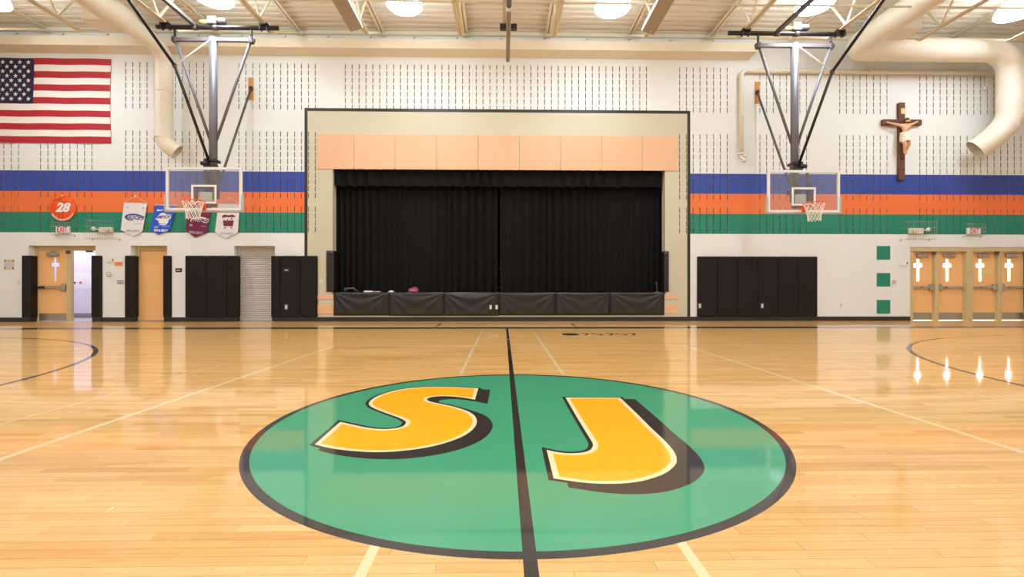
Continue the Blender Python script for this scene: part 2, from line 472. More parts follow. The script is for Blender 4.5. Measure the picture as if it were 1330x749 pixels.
# floor: boards built one by one near the camera, the rest as one surface
R0, R1 = 25, 46
HX0, HX1, HY0, HY1 = -3.3, 3.5, R0*PW, R1*PW
m = MB()
for x0, x1, y0, y1 in ((XL, XR, YB, HY0), (XL, XR, HY1, YW+0.14), (XL, HX0, HY0, HY1), (HX1, XR, HY0, HY1)):
    m.quad((x0,y0,0),(x1,y0,0),(x1,y1,0),(x0,y1,0))
m.quad((HX0-0.1,HY0-0.1,-0.02),(HX1+0.1,HY0-0.1,-0.02),(HX1+0.1,HY1+0.1,-0.02),(HX0-0.1,HY1+0.1,-0.02))
for A, B in (((HX0,HY0),(HX1,HY0)),((HX1,HY0),(HX1,HY1)),((HX1,HY1),(HX0,HY1)),((HX0,HY1),(HX0,HY0))):
    m.quad((A[0],A[1],-0.02),(B[0],B[1],-0.02),(B[0],B[1],0),(A[0],A[1],0))
FLOOROBJ = tag(m.build('floor', FLOOR, base=False), kind='structure')
ORG[FLOOROBJ.name] = Vector((0,0,0))
pm = {}
for r in range(R0, R1):
    off = ((r*GOLD) % 1.0)*PL
    k = math.floor((HX0+off)/PL)
    while True:
        a = max(HX0, k*PL-off); b = min(HX1, (k+1)*PL-off); k += 1
        if a >= HX1-1e-6: break
        if b-a < 0.01: continue
        L = round(b-a, 3)
        if L not in pm:
            g = 0.0004; q = MB(); x0, x1, y0, y1 = g, L-g, g, PW-g; e = 0.0006
            q.quad((x0+e,y0+e,0),(x1-e,y0+e,0),(x1-e,y1-e,0),(x0+e,y1-e,0))
            for A, B, A2, B2 in (((x0,y0),(x1,y0),(x0+e,y0+e),(x1-e,y0+e)),((x1,y0),(x1,y1),(x1-e,y0+e),(x1-e,y1-e)),((x1,y1),(x0,y1),(x1-e,y1-e),(x0+e,y1-e)),((x0,y1),(x0,y0),(x0+e,y1-e),(x0+e,y0+e))):
                q.quad((A[0],A[1],-e),(B[0],B[1],-e),(B2[0],B2[1],0),(A2[0],A2[1],0))
                q.quad((A[0],A[1],-0.019),(B[0],B[1],-0.019),(B[0],B[1],-e),(A[0],A[1],-e))
            o = q.build('plank', FLOOR, FLOOROBJ); pm[L] = o
        else:
            o = pm[L].copy(); COL.objects.link(o); o.parent = FLOOROBJ
        o.location = (a, r*PW, 0)

# ------------------------------------------------------------------ paint on the floor
CX, CY, CR = 0.098, 3.47, 1.80
def paint(name, mat_, fn):
    q = MB(); fn(q); return q.build(name, mat_, FLOOROBJ)
def annulus(q, cx, cy, r0, r1, z, a0=0, a1=2*math.pi, n=128):
    for i in range(n):
        a, b = a0+(a1-a0)*i/n, a0+(a1-a0)*(i+1)/n
        q.quad((cx+r0*math.cos(a),cy+r0*math.sin(a),z),(cx+r1*math.cos(a),cy+r1*math.sin(a),z),(cx+r1*math.cos(b),cy+r1*math.sin(b),z),(cx+r0*math.cos(b),cy+r0*math.sin(b),z))
def rect(q, x0, x1, y0, y1, z): q.quad((x0,y0,z),(x1,y0,z),(x1,y1,z),(x0,y1,z))
Z1 = 0.0004
o = paint('centre_circle_field', P_GREEN, lambda q: q.poly_flat([(CX+1.752*math.cos(2*math.pi*i/160), CY+1.752*math.sin(2*math.pi*i/160)) for i in range(160)], Z1))
paint('centre_circle_ring', P_BLACK, lambda q: annulus(q, CX, CY, 1.75, CR, Z1*1.3, n=160))
paint('half_court_line', P_BLACK, lambda q: rect(q, CX-0.026, CX+0.026, -4.15, 11.3, Z1*1.8))
paint('sideline_band', P_NAVY, lambda q: (rect(q, -14.6, 14.8, 11.28, 11.75, Z1), rect(q, -14.6, 14.8, -4.75, -4.2, Z1)))
for x, nm in ((CX-3.0, 'attack_line'), (CX+3.03, 'attack_line')):
    paint(nm, P_LINE, lambda q: rect(q, x-0.025, x+0.025, -1.0, 7.95, Z1))
paint('volleyball_sideline', P_LINE, lambda q: rect(q, -8.9, 9.1, 7.93, 7.97, Z1*0.8))
for x in (-0.49, 0.69):
    paint('service_line', P_LINE, lambda q: (rect(q, x-0.02, x+0.02, 5.28, 11.2, Z1*0.9), rect(q, x-0.02, x+0.02, -3.5, 1.80, Z1*0.9)))
for x in (-7.0, 7.2):
    paint('cross_court_line', P_LINE, lambda q: rect(q, x-0.02, x+0.02, -1.0, 7.9, Z1*0.9))
paint('thin_line', P_LINE, lambda q: rect(q, -3.66, -3.64, -1.0, 6.2, Z1*0.7)); paint('thin_line', P_LINE, lambda q: rect(q, 4.4, 4.42, -1.0, 6.2, Z1*0.7))
for x in (-11.0, 11.2):
    s = 1 if x < 0 else -1
    paint('three_point_arc', P_NAVY, lambda q: annulus(q, x, 3.45, 6.0, 6.06, Z1, -1.45 if s > 0 else math.pi-1.45, 1.45 if s > 0 else math.pi+1.45, 160))
for a, b in (((565, 424.5), (573, 420.3)), ((749, 424.2), (742, 420.3))):
    pa, pb = FL(*a), FL(*b)
    paint('bench_mark', P_NAVY, lambda q: q.poly_flat([(pa[0]-0.03, pa[1]), (pa[0]+0.03, pa[1]), (pb[0]+0.03, pb[1]), (pb[0]-0.03, pb[1])], Z1))
paint('net_post_cover', mat('cover_plate', (120, 108, 96), 0.4, metal=0.4), lambda q: annulus(q, CX, 8.95, 0.0, 0.09, Z1*2.4, n=24))
# small black lettering beside the half court line, read from the stage side
def stroke(q, pts, wd, z):
    for a, b in zip(pts, pts[1:]):
        a, b = Vector(a), Vector(b); t = (b-a).normalized(); n_ = Vector((-t.y, t.x))*wd/2
        q.quad((*(a-n_), z), (*(b-n_), z), (*(b+n_), z), (*(a+n_), z))
def lettering(q):
    c = FL(741, 434); q.poly_flat([(c[0]+0.19*math.cos(t*math.pi/12), c[1]+0.24*math.sin(t*math.pi/12)) for t in range(24)], Z1)
    for i, px in enumerate((760, 776, 792, 807, 821)):
        c = FL(px, 433.7); r = 0.075; h = 0.2
        if i % 2 == 0: pts = [(c[0]-r, c[1]-h), (c[0]-r*0.2, c[1]-h*0.9), (c[0]+r, c[1]+h*0.3), (c[0]+r*0.4, c[1]+h), (c[0]-r, c[1]+h*0.7)]
        else: pts = [(c[0]-r, c[1]+h), (c[0]-r, c[1]), (c[0]+r, c[1]+h*0.1), (c[0]+r, c[1]-h*0.8), (c[0]-r, c[1]-h)]
        stroke(q, pts, 0.05, Z1)
paint('floor_lettering', P_BLACK, lettering)

# letters S and J
def catmull(seg, n=7):
    if len(seg) < 3: return seg[:-1]
    pts = [seg[0]] + seg + [seg[-1]]; out = []
    for i in range(1, len(pts)-2):
        p0, p1, p2, p3 = (Vector(p) for p in pts[i-1:i+3])
        for k in range(n):
            t = k/n
            q = 0.5*((2*p1)+(p2-p0)*t+(2*p0-5*p1+4*p2-p3)*t*t+(3*p1-p0-3*p2+p3)*t**3)
            out.append((q.x, q.y))
    return out
def outline(segs, fx, fy, k):
    out = []
    for s in segs: out += catmull([FL(fx+x/k, fy+y/k) for x, y in s])
    ar = sum(out[i][0]*out[(i+1) % len(out)][1]-out[(i+1) % len(out)][0]*out[i][1] for i in range(len(out)))
    return out if ar > 0 else out[::-1]
def offset(poly, d):
    """grow a counter-clockwise outline by d"""
    n = len(poly); out = []
    for i in range(n):
        p0, p1, p2 = Vector(poly[i-1]), Vector(poly[i]), Vector(poly[(i+1) % n])
        a = (p1-p0); b = (p2-p1)
        if a.length < 1e-6 or b.length < 1e-6: continue
        a.normalize(); b.normalize()
        n1, n2 = Vector((a.y, -a.x)), Vector((b.y, -b.x)); nn = (n1+n2)
        if nn.length < 1e-3: continue
        nn.normalize(); c = max(0.45, nn.dot(n1)); q = p1+nn*d/c; out.append((q.x, q.y))
    return out
S_SEGS = [
    [(1158,72),(1050,66),(950,62),(850,62),(760,66),(680,74),(600,88),(540,104),(480,128),(445,150),(430,172),(440,190),(470,208),(520,228),(580,250),(630,268),(665,285),(676,300),(665,318),(640,330),(600,339),(540,343),(480,341),(400,330),(320,313),(240,295)],
    [(240,295),(70,445)],
    [(70,445),(150,465),(250,481),(350,491),(450,496),(550,495),(650,488),(750,476),(850,458),(950,432),(1040,398),(1100,363),(1135,328),(1148,295),(1140,265),(1115,240),(1070,218),(1000,196),(920,178),(860,166),(827,156),(817,145),(830,135),(870,127),(930,124),(1000,128),(1070,136),(1135,148)],
    [(1135,148),(1158,72)]]
J_SEGS = [
    [(222,80),(300,215),(380,345),(397,375),(398,398),(385,418),(355,432),(300,441),(230,442),(160,433),(100,420)],
    [(100,420),(145,605)],
    [(145,605),(200,613),(300,628),(400,637),(500,640),(600,637),(700,625),(780,605),(850,580),(900,550),(935,515),(943,485),(935,450),(910,410),(860,355),(780,280),(680,180),(575,80)],
    [(575,80),(222,80)]]
for nm, segs, org in (('letter_s', S_SEGS, (395, 490, 5.115)), ('letter_j', J_SEGS, (690, 500, 4.992))):
    pl = outline(segs, *org); big = offset(pl, 0.028); sm = offset(pl, -0.033)
    sh = paint(nm+'_drop_border', P_BLACK, lambda q: q.poly_flat([(x+0.09, y-0.09) for x, y in big], Z1*1.4))
    paint(nm+'_edge', P_BLACK, lambda q: q.poly_flat(big, Z1*1.8))
    paint(nm+'_outline', P_CREAM, lambda q: q.poly_flat(pl, Z1*2.2))
    paint(nm, P_YELLOW, lambda q: q.poly_flat(sm, Z1*2.6))

# ------------------------------------------------------------------ roof deck, joists
m = MB(); y = YB; pit = 0.232
prof = []
while y < YW + 0.1:
    prof += [(y, DECK), (y+0.125, DECK), (y+0.137, DECK+0.085), (y+0.220, DECK+0.085)]; y += pit
for (a, za), (b, zb) in zip(prof, prof[1:]): m.quad((XL,b,zb),(XR,b,zb),(XR,a,za),(XL,a,za))
CEIL = tag(m.build('ceiling', DECKM, base=False), kind='structure')
m = MB().box(XL, XR, YW-0.09, YW+0.0, DECK-0.10, DECK)
tag(m.build('trim_1', STEELC, base=False), kind='structure')     # ledger angle under the deck

JX = [-1.12 + 2.457*k for k in range(-6, 8)]
BZ = 7.64
def make_joist():
    t = thing('roof_joist', 'cream steel bar joist running out from the wall under the roof deck', 'joist', (0, YW, BZ), 'steel bar joists under the roof deck')
    for s in (-1, 1):
        MB().box(s*0.012, s*0.09, YB, YW-0.03, DECK-0.085, DECK-0.075).box(s*0.012, s*0.022, YB, YW-0.03, DECK-0.085, DECK-0.0).build('top_chord_angle', STEELC, t)
        MB().box(s*0.012, s*0.078, YB+1.6, 12.15, BZ, BZ+0.009).box(s*0.012, s*0.02, YB+1.6, 12.15, BZ, BZ+0.055).build('bottom_chord_angle', STEELC, t)
    MB().box(-0.10, 0.10, YW-0.16, YW-0.02, DECK-0.14, DECK-0.075).build('bearing_seat', STEELC, t)
    MB().bar((0, 12.1, BZ+0.03), (0, YW-0.15, DECK-0.09), 0.05, 0.04).build('end_diagonal', STEELC, t)
    y = 11.5; first = None
    while y > YB + 2.2:
        for d in (0.6, -0.6):
            if first is None or d not in first:
                o = MB().bar((0, y, BZ+0.03), (0, y+d, DECK-0.07), 0.042, 0.042).build('web_bar', STEELC, t)
                first = first or {}; first[d] = (o, y)
            else:
                o0, y0 = first[d]; o = o0.copy(); COL.objects.link(o); o.parent = t; o.location = (o0.location.x, o0.location.y + y - y0, o0.location.z)
        y -= 1.2
    return t
j0 = make_joist()
JOIST_LABELS = ['cream steel roof joist farthest beyond the flag', 'cream steel roof joist above the middle of the flag', 'cream steel roof joist between the flag and the slimmer air duct',
    'cream roof joist clamped to the backstop pipe next to the slimmer air duct', 'cream roof joist clamped to the pennant side backstop pipe, nearer the stage', 'cream roof joist right above the loudspeaker on the pennant side',
    'cream roof joist beside the folded pole, on its pennant side', 'cream roof joist beside the folded pole, on its crucifix side', 'cream roof joist right above the loudspeaker on the crucifix side',
    'cream roof joist clamped to the crucifix side backstop pipe, nearer the stage', 'cream roof joist clamped to the backstop pipe next to the fat air duct', 'cream roof joist above the crucifix beside the fat air duct',
    'cream roof joist above the wooden doors by the wall run of the fat duct', 'cream roof joist farthest beyond the fat air duct']
for i, x in enumerate(JX):
    o = j0 if i == 0 else copy_tree(j0, None, (x, YW, BZ))
    o.location.x = x; o['label'] = JOIST_LABELS[i]
for (xa_, xb_), lab in zip(((XL+0.05, -10.04), (-9.40, 9.68), (10.32, XR-0.05)), ('thin cream bridging angle across the joists over the flag', 'long thin cream bridging angle across the joists between the two air ducts', 'thin cream bridging angle across the joists beyond the fat air duct')):
    yy = 10.72
    tag(MB().box(xa_, xb_, yy-0.02, yy+0.02, BZ+0.008, BZ+0.014).box(xa_, xb_, yy-0.003, yy+0.003, BZ+0.014, BZ+0.05).build('bridging_angle', STEELC), lab, 'bridging', 'bridging angles')

# boxed beam along the top of the wall
bx1 = wx(972)
b = thing('boxed_beam', 'long cream boxed beam along the top of the wall above the stage', 'beam', (-5, YW-0.24, 7.93))
MB().box(XL+0.05, bx1, YW-0.49, YW-0.001, 7.93, 8.2).build('beam_casing', STEELC, b)
hk = None
for px in (-32, 22, 82, 140, 200, 258, 314, 370, 426, 481, 538, 593, 650, 706, 761, 816, 870, 925):
    x = wx(px, YW-0.45)
    if hk is None:
        hk = MB().tube([(x, YW-0.47, 8.19), (x, YW-0.47, 8.24), (x+0.03, YW-0.47, 8.27), (x+0.05, YW-0.47, 8.24)], 0.008, 6).build('eye_hook', DARKSTEEL, b); hk0 = x
    else:
        c = hk.copy(); COL.objects.link(c); c.parent = b; c.location = (hk.location.x + x-hk0, hk.location.y, hk.location.z)

# ------------------------------------------------------------------ lamps
LZ = 7.80
def make_lamp():
    t = thing('high_bay_lamp', 'round glowing high bay lamp hanging further out over the court', 'lamp', (0, 0, LZ), 'high bay lamps between the joists')
    MB().lathe([(0.0, LZ), (0.25, LZ+0.005), (0.40, LZ+0.03), (0.43, LZ+0.06)], (0, 0, 0), 32).build('diffuser_lens', LENS, t)
    MB().lathe([(0.43, LZ+0.06), (0.42, LZ+0.12), (0.36, LZ+0.24), (0.24, LZ+0.36), (0.16, LZ+0.40)], (0, 0, 0), 32).build('reflector_dome', DOME, t)
    MB().lathe([(0.16, LZ+0.40), (0.15, LZ+0.42), (0.115, LZ+0.46), (0.115, LZ+0.68), (0.05, LZ+0.72)], (0, 0, 0), 20).build('ballast_housing', STEELC, t)
    MB().tube([(0, 0, LZ+0.68), (0, 0, DECK-0.02)], 0.014, 8).build('hanger_rod', STEELC, t)
    return t
l0 = make_lamp(); first = True
LAMP_LABELS = ['glowing high bay lamp above the large flag', 'glowing high bay lamp beside the winch of the backstop by the pennants', 'glowing high bay lamp between the folded pole and the loudspeaker on the pennant side',
    'glowing high bay lamp between the folded pole and the loudspeaker on the crucifix side', 'glowing high bay lamp beside the winch of the backstop by the crucifix', 'glowing high bay lamp beyond the fat air duct']
LX = [-12.34, -6.98, -2.40, 2.68, 7.70, 12.82]
for yy in (11.22, 6.2, 1.2, -3.8):
    for k in range(6):
        x = LX[k]; y_ = yy; lz = LZ + (0.12 if k in (1, 4) else 0)
        if first: o = l0; l0.location = (x, y_, lz); first = False
        else: o = copy_tree(l0, None, (x, y_, lz))
        if yy > 10: o['label'] = LAMP_LABELS[k]
        else:
            o['label'] = 'round glowing high bay lamp hanging further out over the court'; o.name = 'high_bay_lamp_offscreen'
            for ch in o.children:
                if ch.name.startswith(('diffuser_lens', 'reflector_dome')): ch.name = ch.name.split('.')[0] + '_offscreen'

# ------------------------------------------------------------------ baseboards, trim round the stage field
BB = 0.13
runs = [(XL, OPEN['pair'][0]), (OPEN['pair'][1], OPEN['single'][0]), (OPEN['single'][1], OPEN['shutter'][0]), (OPEN['shutter'][1], OPEN['exit'][0]), (OPEN['exit'][1], XR)]
m = MB()
for a, b in runs: m.bbox(a, b, YW-0.014, YW+0.001, 0.0, BB, 0.004)
tag(m.build('baseboard_back', BLACKTRIM, base=False), kind='structure')
TW = 0.085
tag(MB().box(FX0-TW/2, FX0+TW/2, YW-0.012, YW+0.001, BB, FZ1+TW/2).build('trim_2', BLACKTRIM), kind='structure')
tag(MB().box(FX1-TW/2, FX1+TW/2, YW-0.012, YW+0.001, BB, FZ1+TW/2).build('trim_3', BLACKTRIM), kind='structure')
tag(MB().box(FX0+TW/2, FX1-TW/2, YW-0.012, YW+0.001, FZ1-TW/2, FZ1+TW/2).build('trim_4', BLACKTRIM), kind='structure')

# ------------------------------------------------------------------ stage
sa, sb, sz0, sz1, sd = OPEN['stage']
# dark room behind the opening
BK = mat('backstage_black', (30, 27, 25), 0.9)
m = MB(); yb = YW + 6.0; y0 = YW + 0.3; xa, xb, zt = sa-2.0, sb+2.0, sz1+0.6
m.quad((xa,yb,sz0),(xb,yb,sz0),(xb,yb,zt),(xa,yb,zt)); m.quad((xa,y0,sz0),(xa,yb,sz0),(xa,yb,zt),(xa,y0,zt)); m.quad((xb,yb,sz0),(xb,y0,sz0),(xb,y0,zt),(xb,yb,zt))
m.quad((xa,y0,zt),(xa,yb,zt),(xb,yb,zt),(xb,y0,zt)); m.quad((xa,y0,sz0),(sa,y0,sz0),(sa,y0,zt),(xa,y0,zt)); m.quad((sb,y0,sz0),(xb,y0,sz0),(xb,y0,zt),(sb,y0,zt)); m.quad((sa,y0,sz1),(sb,y0,sz1),(sb,y0,zt),(sa,y0,zt))
tag(m.build('wall_backstage', BK, base=False), kind='structure')
m = MB().box(xa, xb, YW+0.3, yb, sz0-0.05, sz0).box(sa, sb, YW-0.02, YW+0.3, sz0-0.05, sz0+0.002)
tag(m.build('floor_stage', mat('stage_deck_black', (36, 30, 26), 0.5), base=False), kind='structure')

def pleated(x0, x1, z0, z1, Y, amp, period, rnd, hem=0.0, n_per=8):
    """hanging cloth with irregular pleats; returns an MB"""
    rg = random.Random(rnd); q = MB(); xs = []; ph = []
    x = x0; p = 0.0; step = period/n_per
    per = period
    while x < x1:
        xs.append(x); ph.append(p)
        x += step; p += 2*math.pi/n_per*(period/per)
        if int(p/(2*math.pi)) != int((p-2*math.pi/n_per)/(2*math.pi)): per = period*rg.uniform(0.7, 1.45)
    xs.append(x1); ph.append(p)
    am = [amp*(0.75+0.4*math.sin(x*1.7+rnd)) for x in xs]
    zs = [z0, z0+(z1-z0)*0.33, z0+(z1-z0)*0.66, z1]; rows = []
    for j, z in enumerate(zs):
        n = len(q.v); rows.append(n); k = 1.0 - 0.25*j/3
        for x, p_, a in zip(xs, ph, am):
            q.v.append(Vector((x, Y - a*k*math.sin(p_) - 0.3*a*k*math.sin(2*p_+1), z + (hem*math.sin(p_+0.8) if j == 0 else 0))))
    for j in range(3):
        for i in range(len(xs)-1):
            q.f.append((rows[j]+i, rows[j]+i+1, rows[j+1]+i+1, rows[j+1]+i)); q.mi.append(0); q.sm.append(True)
    return q
cg = wx(647.5, YW+0.42)
YC = YW + 0.40
o = pleated(sa-0.5, cg-0.03, sz0+0.02, sz1+0.3, YC, 0.055, 0.21, 3).build('stage_curtain', CURTAIN); tag(o, 'black pleated stage curtain on the side of the fallen magenta bag', 'curtain', 'stage curtains')
o = pleated(cg+0.05, sb+0.5, sz0+0.02, sz1+0.3, YC, 0.055, 0.21, 5).build('stage_curtain', CURTAIN); tag(o, 'black pleated stage curtain on the side of the lone microphone stand', 'curtain', 'stage curtains')
vt = pleated(sa+0.005, sb-0.06, wz(650, 242, YW+0.12), sz1-0.001, YW+0.14, 0.05, 0.36, 9, hem=0.014, n_per=12).build('stage_valance', VALANCE)
tag(vt, 'short gathered black valance hanging below the beech panels', 'valance')

# beech panels above the opening
pxs = [412, 459.7, 513.3, 567.3, 621, 674.5, 728.3, 781.4, 834.2, 881]
xs_ = [wx(p, YW-0.02) for p in pxs]; zb_, zt_ = wz(650, 220.5, YW-0.02), wz(650, 175.5, YW-0.02)
bp_ = thing('beech_fascia', 'row of nine pale beech panels above the stage opening', 'panelling', ((sa+sb)/2, YW, zb_))
for i, (a, b) in enumerate(zip(xs_, xs_[1:])):
    MB().bbox(a+0.011, b-0.011, YW-0.022, YW-0.0003, zb_, zt_, 0.003).build('beech_panel', BEECH, bp_)
for nm, p0, p1, lab in (('left', 412, 433, 'beside the black padded corner'), ('right', 863, 881, 'beside the outlined white wall')):
    a, b = wx(p0), wx(p1)
    for z0, z1 in ((wz(650, 388.3), wz(650, 383)), (wz(650, 407), wz(650, 395.3))):
        o = MB().bbox(a, b, YW-0.02, YW+0.001, z0, z1, 0.003).build('beech_strip', BEECH)
        big = z1-z0 > 0.2
        tag(o, ('wide' if big else 'narrow') + ' beech strip at the stage front, at the ' + ('magenta bag' if nm == 'left' else 'microphone stand') + ' end', 'wood strip', 'beech strips at the stage front')

# padded stage front, six wrinkled vinyl panels
aps = [432.3, 504.5, 576, 648.2, 721.8, 792.6, 864]
az0, az1 = wz(650, 409.5, YW-0.06), sz0+0.005
ap = thing('stage_apron_pads', 'row of six wrinkled black vinyl pads along the stage front', 'pads', (0, YW-0.03, az0))
MB().box(sa+0.06, sb-0.06, YW-0.018, YW-0.001, az0+0.02, az1-0.01).build('backing_board', BLACKTRIM, ap)
for i in range(6):
    a, b = wx(aps[i], YW-0.07)+0.006, wx(aps[i+1], YW-0.07)-0.006
    z0, z1 = az0 - (0.012 if i in (1, 2) else 0), az1
    q = MB(); NX, NZ = 44, 22; rows = []; rg = random.Random(i); fl = [rg.uniform(0.6, 1.3) for _ in range(4)]
    for jz in range(NZ+1):
        v = jz/NZ; rows.append(len(q.v))
        for ix in range(NX+1):
            u = ix/NX; e = min(u, 1-u, v*0.6, (1-v)*0.6); edge = min(1.0, e/0.04)
            d = 0
            for cu_, am in ((0.0, fl[0]), (1.0, fl[1])):
                du = abs(u-cu_); dv = 1-v
                ang = math.atan2(dv*0.42, du+1e-3); rr = math.hypot(du, dv*0.42)
                d += am*0.02*math.sin(ang*15+i*1.3+3*rr)*math.exp(-rr*2.6)*min(1, rr*8)
            y = YW - 0.02 - 0.05*math.sqrt(edge) - d*edge
            q.v.append(Vector((a+(b-a)*u, y, z0+(z1-z0)*v)))
    for jz in range(NZ):
        for ix in range(NX):
            q.f.append((rows[jz]+ix, rows[jz]+ix+1, rows[jz+1]+ix+1, rows[jz+1]+ix)); q.mi.append(0); q.sm.append(True)
    q.box(a, b, YW-0.02, YW, z0, z1)
    o = q.build('apron_pad', APRON, ap)
    if i == 2:
        for px in (637.3, 645):
            c = P(px, 398.7, YW-0.08)
            f = MB().box(c.x-0.075, c.x+0.055, YW-0.074, YW-0.03, c.z-0.085, c.z+0.075).build('outlet_cutout', BLACKTRIM, o)
            MB().bbox(c.x-0.035, c.x+0.035, YW-0.080, YW-0.04, c.z-0.06, c.z+0.06, 0.004).build('outlet_plate', PLASTIC, o)
# pads on the stage jambs
for px0, px1, s, lab in ((423, 433, 1, 'padded black strip on the stage jamb at the magenta bag end'), (859, 869.5, -1, 'padded black strip on the stage jamb at the microphone stand end')):
    a, b = (wx(423.2, YW-0.06), sa+0.05) if s > 0 else (sb-0.05, wx(869.3, YW-0.06))
    z0, z1 = wz(650, 378.8), wz(650, 325.8); q = MB()
    t = thing('jamb_pad', lab, 'pad', ((a+b)/2, YW, z0), 'pads on the stage jambs')
    n = 30; rows = []
    for j in range(n+1):
        v = j/n; rows.append(len(q.v))
        for i_ in range(9):
            u = i_/8; e = min(u, 1-u)/0.12; y = YW-0.02-0.045*math.sqrt(min(1, e, min(v, 1-v)/0.02)) - 0.006*math.sin(v*58+u*5*s)*min(1, e)
            q.v.append(Vector((a+(b-a)*u, y, z0+(z1-z0)*v)))
    for j in range(n):
        for i_ in range(8): q.f.append((rows[j]+i_, rows[j]+i_+1, rows[j+1]+i_+1, rows[j+1]+i_)); q.mi.append(0); q.sm.append(True)
    q.box(a, b, YW-0.02, YW, z0, z1); q.build('face_pad', APRON, t)
    x = sa if s > 0 else sb
    MB().bbox(x, x+s*0.05, YW-0.0, YW+0.28, sz0+0.005, z1, 0.008).build('return_pad', PAD, t)

# things lying on the stage edge
def at_stage(px, Y=YW+0.12): return wx(px, Y)
z = sz0 + 0.003
x = at_stage(537.5)
t = thing('gym_bag', 'crumpled magenta bag lying on the stage edge', 'bag', (x, YW+0.12, z))
bm = bmesh.new(); bmesh.ops.create_icosphere(bm, subdivisions=3, radius=1)
for v in bm.verts:
    n = v.co.copy(); r = 1+0.12*math.sin(n.x*5+n.y*3)+0.08*math.sin(n.z*9+n.x*4)
    v.co = Vector((n.x*0.17*r, n.y*0.09*r, max(0, n.z)*0.155*r))
    v.co += Vector((x, YW+0.12, z))
q = MB(); q.addbm(bm, 0, True); q.build('bag_body', mat('magenta_nylon', (150, 44, 92), 0.45, var=0.25, scale=9), t)
MB().tube([(x-0.12, YW+0.04, z+0.02), (x-0.06, YW+0.02, z+0.07), (x+0.02, YW+0.015, z+0.06), (x+0.06, YW+0.03, z+0.01)], 0.012, 6).build('strap', mat('pale_pink', (210, 170, 170), 0.6), t)
for px, wd, nm, lab, mm in ((478.5, 0.25, 'paper_stack', 'flat stack of white papers on the stage edge', PAPER), (489.5, 0.22, 'folded_cloth', 'thin grey folded cloth next to the white papers', PADGREY)):
    x = at_stage(px); q = MB(); hh = 0.045 if nm == 'paper_stack' else 0.03
    q.bbox(x-wd/2, x+wd/2, YW+0.03, YW+0.2, z, z+hh*0.5, 0.004); q.bbox(x-wd/2+0.012, x+wd/2-0.004, YW+0.035, YW+0.205, z+hh*0.5, z+hh, 0.004)
    tag(q.build(nm, mm), lab, 'papers' if nm == 'paper_stack' else 'cloth')
x = at_stage(508.5); q = MB(); q.lathe([(0.0, 0.0), (0.09, 0.0), (0.095, 0.015), (0.06, 0.04), (0.0, 0.055)], (x, YW+0.1, z), 16)
tag(q.build('white_cap', PAPER), 'small white cap lying between the papers and the magenta bag', 'cap')
x = at_stage(455)
t = thing('wire_stand', 'low grey folding stand near the end of the stage edge', 'stand', (x, YW+0.12, z))
MB().tube([(x-0.16, YW+0.06, z+0.12), (x+0.14, YW+0.06, z+0.13)], 0.014, 6).build('top_rail', GREYSTEEL, t); MB().tube([(x-0.16, YW+0.18, z+0.10), (x+0.12, YW+0.18, z+0.115)], 0.01, 6).build('top_rail', GREYSTEEL, t)
for dx, dy, ex in ((-0.15, 0.06, -0.15), (-0.15, 0.18, -0.14), (0.13, 0.06, 0.28), (0.11, 0.18, 0.13)): MB().tube([(x+dx, YW+dy, z+0.12), (x+ex, YW+dy, z)], 0.009, 6).build('leg', GREYSTEEL, t)
x = at_stage(854)
t = thing('microphone_stand', 'small grey microphone stand against the stage jamb', 'stand', (x, YW+0.15, z))
MB().lathe([(0.07, 0), (0.07, 0.012), (0.015, 0.025)], (x, YW+0.15, z), 16).build('base', GREYSTEEL, t); MB().tube([(x, YW+0.15, z+0.02), (x-0.02, YW+0.15, z+0.27)], 0.01, 8).build('pole', GREYSTEEL, t)
MB().lathe([(0.0, 0), (0.025, 0.01), (0.028, 0.04), (0.0, 0.06)], (x-0.02, YW+0.15, z+0.265), 10).build('microphone', DARKSTEEL, t)
# steps behind the parting of the curtains
xl = wx(647, YW+1.2); t = thing('step_ladder', 'wooden step ladder seen through the gap between the curtains', 'ladder', (xl, YW+1.2, sz0))
for s in (-1, 1): MB().bar((xl+s*0.3, YW+1.1, sz0), (xl+s*0.26, YW+1.35, sz0+1.1), 0.04, 0.08).build('side_rail', WOODBLOCK, t)
for k in range(5): MB().bbox(xl-0.29, xl+0.29, YW+1.08+k*0.05, YW+1.2+k*0.05, sz0+0.14+k*0.2, sz0+0.17+k*0.2, 0.005).build('tread', WOODBLOCK, t)

